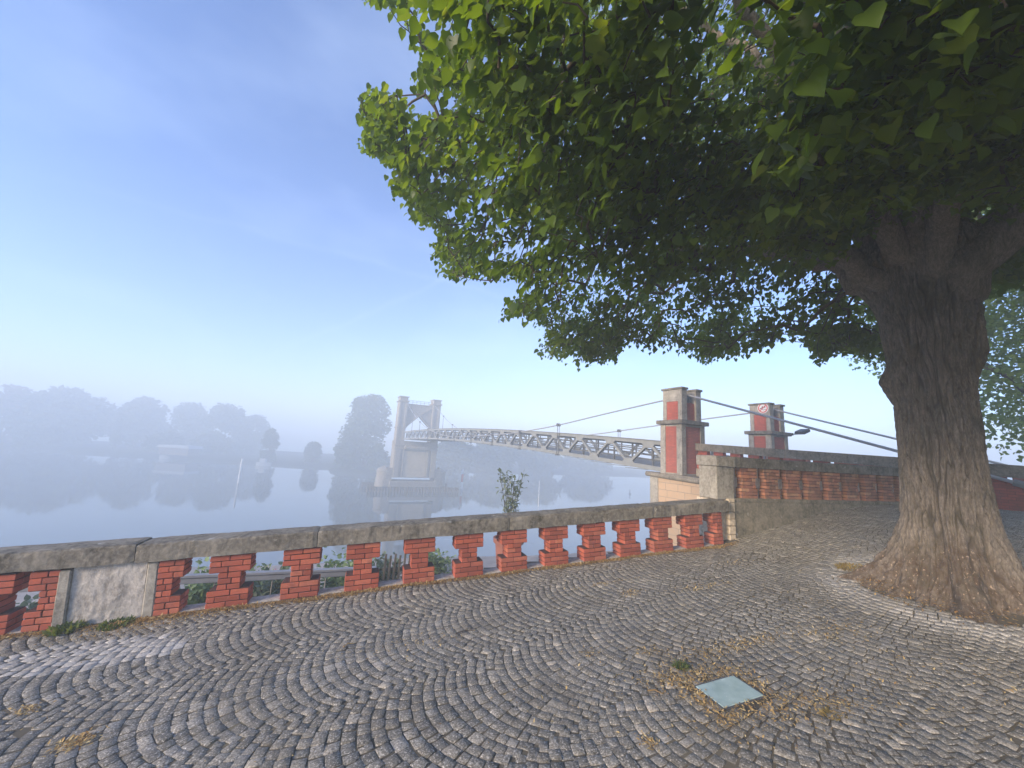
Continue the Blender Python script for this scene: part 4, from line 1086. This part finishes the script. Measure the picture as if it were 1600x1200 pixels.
    srnd = np.clip(RNG.normal(.42, .18, Ns), 0, 1); rnd = np.clip(srnd[rep] + RNG.normal(0, .14, Ns * nl), 0, 1)
    cen = pos + tip / np.linalg.norm(tip, axis=1, keepdims=True) * (size * .5)[:, None]
    u, v, z = projv(cen); fr = z > .05; un = np.nan_to_num(u, nan=-999.); vn = np.nan_to_num(v, nan=-999.)
    inf = fr & (un > 0) & (un < 1600) & (vn > 0) & (vn < 1200)
    jit = RNG.normal(0, 7, (2, len(un)))
    bad = (fr & (un < 560) & (vn < 60) & (vn > -700)) | inf & ~inpoly(un + jit[0], vn + jit[1], CROWN)
    dl = np.linalg.norm(cen - EYE, axis=1)
    bad |= inf & (dl < 6.4) & inpoly(un + jit[0], vn + jit[1], TRUNKZONE)
    bad |= dl < 1.3
    g = ~bad
    print('sprigs', Ns, 'leaves', g.sum())
    leaf_cloud('crown', pos[g] - OFF, tip[g], up[g], size[g], MAT['leaf'], tree, rnd[g], lod=True)
build_tree()

def clump_tree(name, label, cat, base, height, rad, trunk_h, n, size, leafm, shape='round', group=None, trunk_r=.3, seed=0, gaps=-.1):
    t = thing(name, label, cat, base, 0, group)
    m = MB(); m.tube([(0, 0, -.4), (.1, 0, trunk_h * .6), (0, .1, trunk_h + (height - trunk_h) * .4)], [trunk_r * 1.4, trunk_r, trunk_r * .4], 10)
    for k in range(6):
        a = k * 1.05 + seed; zz = trunk_h * (.8 + .1 * k)
        m.tube([(0, 0, zz), (cos(a) * rad * .35, sin(a) * rad * .35, zz + (height - trunk_h) * .25), (cos(a) * rad * .7, sin(a) * rad * .7, zz + (height - trunk_h) * .35)], [trunk_r * .5, trunk_r * .3, trunk_r * .08], 6)
    m.build('trunk', MAT['limb'], t, smooth=True)
    lobes = []
    nlobe = 60 if shape != 'column' else 18
    for _ in range(nlobe):
        f = RNG.random() ** .8; a = RNG.random() * 2 * pi
        if shape == 'column': w = rad * (1 - f) ** .7 * .7 + .05; z = trunk_h * .4 + f * (height - trunk_h * .4); rr = rad * .5 * (1 - f * .7)
        elif shape == 'tall': w = rad * (1 - f ** 3.6) ** .5 * .8; z = trunk_h * .4 + f * (height - trunk_h * .4) * .93; rr = rad * RNG.uniform(.30, .42)
        else: w = rad * math.sqrt(max(0, 1 - (2 * f - 1) ** 2)) * .8; z = trunk_h * .7 + rad * (.2 if trunk_h > 1 else .05) + f * (height - trunk_h * .7 - rad * (.3 if trunk_h > 1 else .15)) * .95; w = max(w, rad * .6) if (trunk_h < 1 and f < .5) else w; rr = rad * RNG.uniform(.24, .42)
        lobes.append((w * cos(a) * RNG.uniform(.6, 1), w * sin(a) * RNG.uniform(.6, 1), z, rr))
    lobes = np.array(lobes); k = RNG.integers(0, len(lobes), n); L = lobes[k]; d = unit(n)
    r = L[:, 3] * (RNG.random(n) ** .35); P = L[:, :3] + d * r[:, None] * np.array([1, 1, .8])
    P[:, 2] = np.minimum(P[:, 2], height)
    if n > 0:
        dn = np.array([noise.noise(Vector(p * (2.2 / rad)) + Vector((seed * 3.1, 0, 0))) for p in P]); P = P[dn > gaps]; d = d[dn > gaps]
    N = len(P); tip = d * .5 + unit(N) * .7 + np.array([0, 0, -.3]); up = np.array([0, 0, 1]) + .8 * unit(N)
    leaf_cloud('crown', P, tip, up, RNG.uniform(.7, 1.3, N) * size, leafm, t)
    return t
# the neighbouring linden whose leaves show right of the trunk
clump_tree('linden_tree', 'younger pale green linden showing right of the big trunk beyond the parapet', 'tree', (19.6, 12.8, .9), 12.5, 6.8, 2.2, 52000, .14, MAT['leaf_pale'], 'round', None, .16, 3, -.5)
# far bank trees in the mist
FAR = [  # u, v_top, half width px, depth, kind, label
    (20, 603, 46, 120, 'round', 'thin tan-leaved tree at the left edge of the misty far bank'),
    (112, 611, 64, 128, 'round', 'broadest misty tree, the wide crown left of the narrow cypress'),
    (190, 646, 9, 124, 'column', 'narrow dark cypress between two broad misty trees'),
    (228, 622, 38, 136, 'round', 'misty round tree just right of the narrow cypress'),
    (302, 629, 32, 142, 'round', 'misty tree rising behind the pale waterside pavilion'),
    (360, 632, 36, 138, 'round', 'spiky-topped misty tree above the white pole'),
    (404, 646, 22, 146, 'round', 'faint tree behind the small round dark tree on the far bank'),
    (426, 668, 15, 112, 'round', 'small round dark tree by the white cabin boat'),
    (492, 690, 15, 116, 'round', 'low square bush by itself on the misty bank left of the tall tree'),
    (581, 616, 41, 106, 'tall', 'tall domed tree on the island just left of the bridge tower'),
    (553, 668, 27, 103, 'round', 'lower bushy tree at the left foot of the tall island tree'),
    (712, 683, 34, 128, 'round', 'misty tree seen under the truss just right of the tower'),
    (775, 688, 40, 140, 'round', 'misty tree seen under the truss behind the red and white beacon'),
    (842, 694, 40, 152, 'round', 'very faint tree under the truss above the thin pale pole'),
    (915, 702, 42, 166, 'round', 'faintest tree under the truss nearest the abutment'),
    (70, 662, 34, 118, 'round', 'low bushy tree in front of the broadest misty tree'),
    (262, 676, 26, 124, 'round', 'low bushy tree beside the pale waterside pavilion'),
    (335, 676, 28, 128, 'round', 'low bushy tree between pavilion and white pole'),
]
for i, (u, v, hw, D, kind, lab) in enumerate(FAR):
    top = at_depth(u, v, D); bz = WATER + .5; h = top[2] - bz
    r = hw / 600 * D * .92
    tp = 'tall' if kind == 'tall' else kind
    clump_tree('misty_tree' if kind != 'column' else 'cypress_tree', lab, 'tree', (top[0], top[1], bz), h, r, min(.6, h * .05), 6500 if kind != 'column' else 1200,
               .7 * max(.35, r / 6) if kind != 'column' else .5, MAT['leaf_autumn'] if i == 0 else MAT['leaf_far'], tp, 'misty trees on the far bank', .35, i, -.1 if i == 0 else -.55)

# ------------------------------------------------------------------ things on the lower quay
def quay_pt(u, v, z=QUAY): return at_height(u, v, z)
p = quay_pt(792, 892); POT = p
pot = thing('flower_pot', 'large terracotta pot on the quay path behind the balustrade', 'pot', (p[0], p[1], QUAY))
m = MB(); m.lathe([(.01, .0), (.26, .0), (.30, .2), (.36, .72), (.41, .72), (.42, .84), (.37, .84), (.35, .74), (.01, .72)], 28); m.build('pot_body', MAT['terracotta'], pot, smooth=False)
def shrub(name, label, loc, h, w, n, size, mat, stems=6, narrow=.3, cat='shrub', long_=True, flowers=0, group=None):
    t = thing(name, label, cat, loc, 0, group); m = MB(); P = []; D = []
    for k in range(stems):
        a = 2 * pi * k / stems + RNG.uniform(-.3, .3); rr = w * RNG.uniform(.2, 1.0); hh = h * RNG.uniform(.65, 1.0)
        pts = [(.06 * cos(a), .06 * sin(a), -.05), (rr * .45 * cos(a), rr * .45 * sin(a), hh * .5), (rr * cos(a), rr * sin(a), hh)]
        m.tube(pts, [.014, .010, .004], 5)
        for _ in range(n // stems):
            f = RNG.uniform(.18, 1.0); c = np.array(pts[1]) * (1 - abs(2 * f - 1)) + (np.array(pts[0]) if f < .5 else np.array(pts[2])) * abs(2 * f - 1)
            P.append(c + RNG.normal(0, .05 if narrow < .5 else w * .22, 3)); D.append((cos(a) * .4, sin(a) * .4, .5))
    m.build('stem', MAT['limb'], t)
    P = np.array(P); P[:, 2] = np.maximum(P[:, 2], .02); N = len(P); tip = np.array(D) + .9 * unit(N); up = np.array([0, 0, 1]) + .6 * unit(N)
    leaf_cloud('foliage', P, tip, up, RNG.uniform(.7, 1.3, N) * size, mat, t, wide=.22 if long_ else .42)
    if flowers:
        k = RNG.integers(0, N, flowers); Q = P[k] + np.array([0, 0, .05]); leaf_cloud('blossom', Q, unit(flowers), np.array([0, 0, 1]) + .5 * unit(flowers), RNG.uniform(.03, .06, flowers), MAT['pink'], t)
    return t
shrub('oleander_shrub', 'airy upright grey-green shrub growing from the terracotta pot', (p[0], p[1], QUAY + .72), 2.0, .40, 430, .13, MAT['greyshrub'], 9)
rl = thing('quay_railing', 'grey flat-bar railing with thin posts on the quay behind the balustrade', 'railing', (*xy_of(0, -1.95), 0), AZ)
m = MB(); m.cbox(-9, .35, -.03, .03, -.66, -.58, .006); m.cbox(-9, .35, -.05, .05, -.575, -.535, .006); m.build('handrail', MAT['railgrey'], rl)
for i in range(13):
    m = MB(); x_ = -8.9 + i * .77; m.tube([(x_, 0, QUAY), (x_, 0, -.62)], .011, 6); m.build('post', MAT['concrete'], rl)
m = MB()
for k in range(70):
    x0 = -9 + k * .06; m.tube([(x0, .02, QUAY + .15), (x0 + .5, .02, -.7)], .0016, 3, cap=False)
m.build('wire_mesh', MAT['railgrey'], rl)
def sloc(s, r, z=QUAY): q = xy_of(s, -r); return (q[0], q[1], z)
def sd_pix(u, v, r):
    d = ray(u, v); t = (L0 @ ND - r) / (d[:2] @ ND); pp = EYE + d * t; return sd_of(pp[0], pp[1])[0], pp[2]
for (u, vt, r, w, mt, nm, lab, fl) in ((335, 893, 2.9, .55, 'shrub', 'hedge_shrub', 'silvery green bush seen through the gap beside the plastered panel', 0), (436, 889, 2.6, .45, 'greyshrub', 'rose_shrub', 'pink flowering bush seen behind the grey railing', 36),
                                       (535, 872, 3.0, .6, 'shrub', 'hedge_shrub', 'tallest bright green bush rising above the grey railing', 0), (606, 872, 3.3, .4, 'greyshrub', 'hedge_shrub', 'grey-green bush beside the slatted gate', 0),
                                       (672, 872, 5.0, .5, 'shrub', 'hedge_shrub', 'low green bush at the edge of the sandy path', 0), (56, 946, 2.4, .3, 'greyshrub', 'rose_shrub', 'small red-flowered bush seen through the leftmost gap', 60), (385, 900, 3.2, .5, 'shrub', 'hedge_shrub', 'rounded bush between the silvery and the pink bushes', 0)):
    s_, z_ = sd_pix(u, vt, r); h = max(.35, z_ - QUAY)
    shrub(nm, lab, sloc(s_, r), h, w, 1500, .085, MAT[mt], 10, 1.0, 'shrub', False, fl, 'bushes on the lower quay')
s_, z_ = sd_pix(632, 865, 2.7)
gt = thing('picket_gate', 'weathered slatted wooden gate panel seen between two balusters', 'gate', sloc(s_, 2.7), AZ)
for k in range(9): m = MB(); m.cbox(-.36 + k * .09, -.32 + k * .09, 0, .02, .0, z_ - QUAY - .03 * (k % 2), .004); m.build('picket', MAT['timber'], gt)
for z0 in (.2, .75): m = MB(); m.box(-.38, .44, .022, .05, z0, z0 + .06); m.build('rail', MAT['timber'], gt)
s_, z_ = sd_pix(52, 963, 1.4)
kb = thing('quay_kerb', 'pale concrete kerb wall low behind the leftmost gap', 'kerb', sloc(s_, 1.4), AZ)
m = MB(); m.cbox(-2.5, .9, -.12, .12, 0, z_ - QUAY - .06, .02); m.build('wall', MAT['concrete'], kb); m = MB(); m.cbox(-2.55, .95, -.16, .16, z_ - QUAY - .06, z_ - QUAY, .015); m.build('capping', MAT['white'], kb)
p = quay_pt(655, 880); 

# ------------------------------------------------------------------ glass floor panel
def gpt(s, d, dz=0.0): q = xy_of(s, d); return np.array([q[0], q[1], float(zg(*q)) + dz])
g = GLASS_SD; c = gpt((g[0] + g[1]) / 2, (g[2] + g[3]) / 2)
fg = thing('floor_light', 'square teal frosted glass panel let into the cobbles', 'floor light', tuple(c), AZ)
w2, d2 = (g[1] - g[0]) / 2, (g[3] - g[2]) / 2
m = MB(); m.cbox(-w2, w2, -d2, d2, -.03, .006, .004); o = m.build('glass_pane', MAT['glass'], fg); o.rotation_euler = (0, -math.atan(SLOPE), 0)
m = MB()
for x0, x1, y0, y1 in ((-w2 - .012, -w2 - .002, -d2 - .012, d2 + .012), (w2 + .002, w2 + .012, -d2 - .012, d2 + .012), (-w2 - .002, w2 + .002, -d2 - .012, -d2 - .002), (-w2 - .002, w2 + .002, d2 + .002, d2 + .012)): m.box(x0, x1, y0, y1, -.03, .004)
o = m.build('metal_frame', MAT['darksteel'], fg); o.rotation_euler = (0, -math.atan(SLOPE), 0)

# ------------------------------------------------------------------ leaf litter, moss and weeds
LP = []; LS = []; LR = []
def litter_at(xy, n, sx, sy, ang=0, smin=.006, smax=.02, bias=.5):
    a = RNG.normal(0, sx, n); b = RNG.normal(0, sy, n)
    x = xy[0] + a * cos(ang) - b * sin(ang); y = xy[1] + a * sin(ang) + b * cos(ang)
    ok = inside_terrace(x, y); s_, d_ = sd_of(x, y); g_ = GLASS_SD
    ok &= ~((s_ > g_[0] - .005) & (s_ < g_[1] + .005) & (d_ > g_[2] - .005) & (d_ < g_[3] + .005)) | (RNG.random(len(x)) < .04); x, y = x[ok], y[ok]
    LP.append(np.stack([x, y, zg(x, y) + .004 + RNG.random(len(x)) * .006], 1)); LS.append(RNG.uniform(smin, smax, len(x))); LR.append(np.clip(RNG.normal(bias, .2, len(x)), 0, 1))
def litter_line(s0, s1, d0, n, wd=.05, **k):
    for s in np.linspace(s0, s1, max(2, int((s1 - s0) / .12))): litter_at(xy_of(s + RNG.normal(0, .03), d0 + abs(RNG.normal(0, .025))), int(n * .12 * RNG.uniform(.3, 1.6)), .07, wd, AZ, **k)
litter_line(-4.5, 6.2, .07, 2000, .035, bias=.4, smax=.026)
for s in spots[1:] + [-1.93]: litter_at(xy_of(s, .06), 420, .17, .03, AZ, bias=.42, smax=.028)
litter_at(xy_of(-2.0, .25), 700, .34, .09, AZ, bias=.5); litter_at(xy_of(-2.9, .1), 200, .3, .05, AZ)
def gl(u, v):
    p = at_height(u, v, 0.0)
    for _ in range(25): p = at_height(u, v, float(zg(p[0], p[1])))
    return p
for (ss_, dd_, n, sx, sy) in ((2.36, 3.12, 620, .05, .15), (2.60, 3.32, 560, .22, .05), (2.85, 3.10, 300, .05, .12), (2.60, 2.93, 520, .20, .05), (2.35, 2.82, 300, .16, .05), (2.9, 3.45, 330, .28, .08), (2.75, 2.70, 200, .25, .04), (3.2, 3.45, 110, .3, .12)):
    litter_at(xy_of(ss_, dd_), int(n * .8), sx * 1.1, sy * 1.1, AZ, bias=.55, smin=.007, smax=.022)
for (u, v, n, sx, sy) in ((945, 912, 90, .30, .03), (985, 927, 80, .08, .05), (1075, 920, 50, .12, .05), (1110, 915, 60, .16, .05), (925, 1022, 26, .05, .04), (1020, 1020, 50, .09, .05), (1130, 1012, 110, .3, .05), (1180, 1003, 90, .2, .05), (1150, 880, 60, .3, .08), (1290, 1100, 60, .1, .07),
                          (120, 1160, 160, .05, .04), (40, 1110, 60, .05, .04), (1015, 1160, 50, .03, .03), (1300, 985, 160, .25, .1), (640, 1010, 60, .3, .1), (330, 960, 160, .3, .06), (1340, 900, 300, .10, .12), (1330, 925, 200, .1, .1), (1230, 940, 60, .3, .2), (900, 1080, 40, .4, .3), (1400, 1080, 80, .5, .3), (1500, 1050, 100, .5, .3)):
    p = gl(u, v); litter_at(p, int(n * 1.5), sx, sy, AZ, bias=.62, smax=.024)
# wide thin scatter of crumbs
xy = np.stack([RNG.uniform(-5, 9, 2600), RNG.uniform(1.2, 9, 2600)], 1)
for k in range(0, 2600, 1): pass
ok = inside_terrace(xy[:, 0], xy[:, 1]); xy = xy[ok]
LP.append(np.stack([xy[:, 0], xy[:, 1], zg(xy[:, 0], xy[:, 1]) + .005], 1)); LS.append(RNG.uniform(.004, .014, len(xy))); LR.append(RNG.random(len(xy)))
# debris at the tree foot
th = RNG.random(2600) * 2 * pi; rr = RNG.uniform(.72, 1.12, 2600); x = TREE[0] + rr * np.cos(th); y = TREE[1] + rr * np.sin(th)
LP.append(np.stack([x, y, zg(x, y) + np.clip((1.0 - rr), 0, .3) * .35 + .01], 1)); LS.append(RNG.uniform(.008, .03, 2600)); LR.append(np.clip(RNG.normal(.25, .22, 2600), 0, 1))
P = np.vstack(LP); Sz = np.concatenate(LS); R_ = np.concatenate(LR); N = len(P)
tip = unit(N); tip[:, 2] = np.abs(tip[:, 2]) * .5
o = leaf_cloud('leaf_litter', P, tip, np.array([0, 0, 1]) + .5 * unit(N), Sz * 1.25, MAT['litter'], rnd=R_, wide=.2); tag(o, 'dry tan leaf litter strewn along the balustrade and across the cobbles', 'leaf litter', kind='stuff')
def tuft(name, label, u, v, n, h, spread, mat, wide=.12, cat='weed', group=None, xy=None):
    p = gl(u, v) if xy is None else np.array([xy[0], xy[1], float(zg(*xy))])
    a = RNG.random(n) * 2 * pi; r = spread * np.sqrt(RNG.random(n)); P = np.stack([r * np.cos(a), r * np.sin(a), np.zeros(n)], 1)
    P[:, 2] = zg(P[:, 0] + p[0], P[:, 1] + p[1]) - p[2] - .004
    tip = np.stack([np.cos(a) * .5, np.sin(a) * .5, np.full(n, .8)], 1) + .45 * unit(n); tip[:, 2] = np.abs(tip[:, 2])
    o = leaf_cloud(name, P, tip, unit(n) + np.array([0, 0, .5]), RNG.uniform(.4, 1.0, n) * h, mat, wide=wide); o.location = tuple(p); tag(o, label, cat, group); return o
tuft('weed_tuft', 'leafy green weed at the foot of the plastered panel', 130, 968, 150, .085, .12, MAT['weed'], .24, group='weeds growing from the cobbles', xy=xy_of(-2.60, .09))
tuft('weed_tuft', 'low sprawling weed along the plastered panel beside the half baluster', 215, 965, 260, .055, .13, MAT['weed'], .2, group='weeds growing from the cobbles', xy=xy_of(-2.2, .12))
tuft('weed_tuft', 'bright green grass tuft beside the glass floor panel', 1064, 1043, 160, .05, .05, MAT['weed'], .10, group='weeds growing from the cobbles')
tuft('weed_tuft', 'yellowish grass tuft low on the cobbles right of the glass floor panel', 1298, 1118, 50, .05, .05, MAT['moss'], .1, group='weeds growing from the cobbles')
tuft('moss_clump', 'golden dry moss clump at the left foot of the big trunk', 1330, 890, 1100, .07, .15, MAT['moss'], .14, 'moss')
def twig(label, u, v, L, a):
    p = gl(u, v); m = MB(); m.tube([(0, 0, .012), (L * .5, .012, .02), (L, -.01, .012)], [.005, .004, .002], 5); m.tube([(L * .5, .012, .02), (L * .7, .05, .016)], [.003, .001], 4)
    o = m.build('fallen_twig', MAT['litter'] if L < .12 else MAT['limb'], loc=tuple(p), rz=a); tag(o, label, 'twig', 'twigs fallen on the cobbles')
twig('small dark twig on the cobbles below the third baluster from the plastered panel', 712, 992, .2, .5)
twig('short dark curved twig in the middle of the cobbles', 964, 960, .12, 1.2)
twig('pale short twig left of the glass floor panel', 1012, 1082, .10, -.2)
twig('pale twig on the cobbles at lower left', 536, 1013, .1, .9)

# ------------------------------------------------------------------ river haze: one even body of mist around everything
m = MB(); m.box(-340, 340, -70, 340, WATER - 3, 20)
hz = m.build('haze', [])
hz.data.materials.clear()
hm = bpy.data.materials.new('mist'); hm.use_nodes = True; hm.node_tree.nodes.clear()
ho = hm.node_tree.nodes.new('ShaderNodeOutputMaterial'); hv = hm.node_tree.nodes.new('ShaderNodeVolumePrincipled')
hv.inputs['Density'].default_value = 0.0094; hv.inputs['Color'].default_value = (.80, .91, .99, 1); hv.inputs['Anisotropy'].default_value = -.1
hm.node_tree.links.new(hv.outputs[0], ho.inputs['Volume']); hz.data.materials.append(hm)
hz['kind'] = 'stuff'; hz['label'] = 'thin morning mist over the river'; hz['category'] = 'haze'
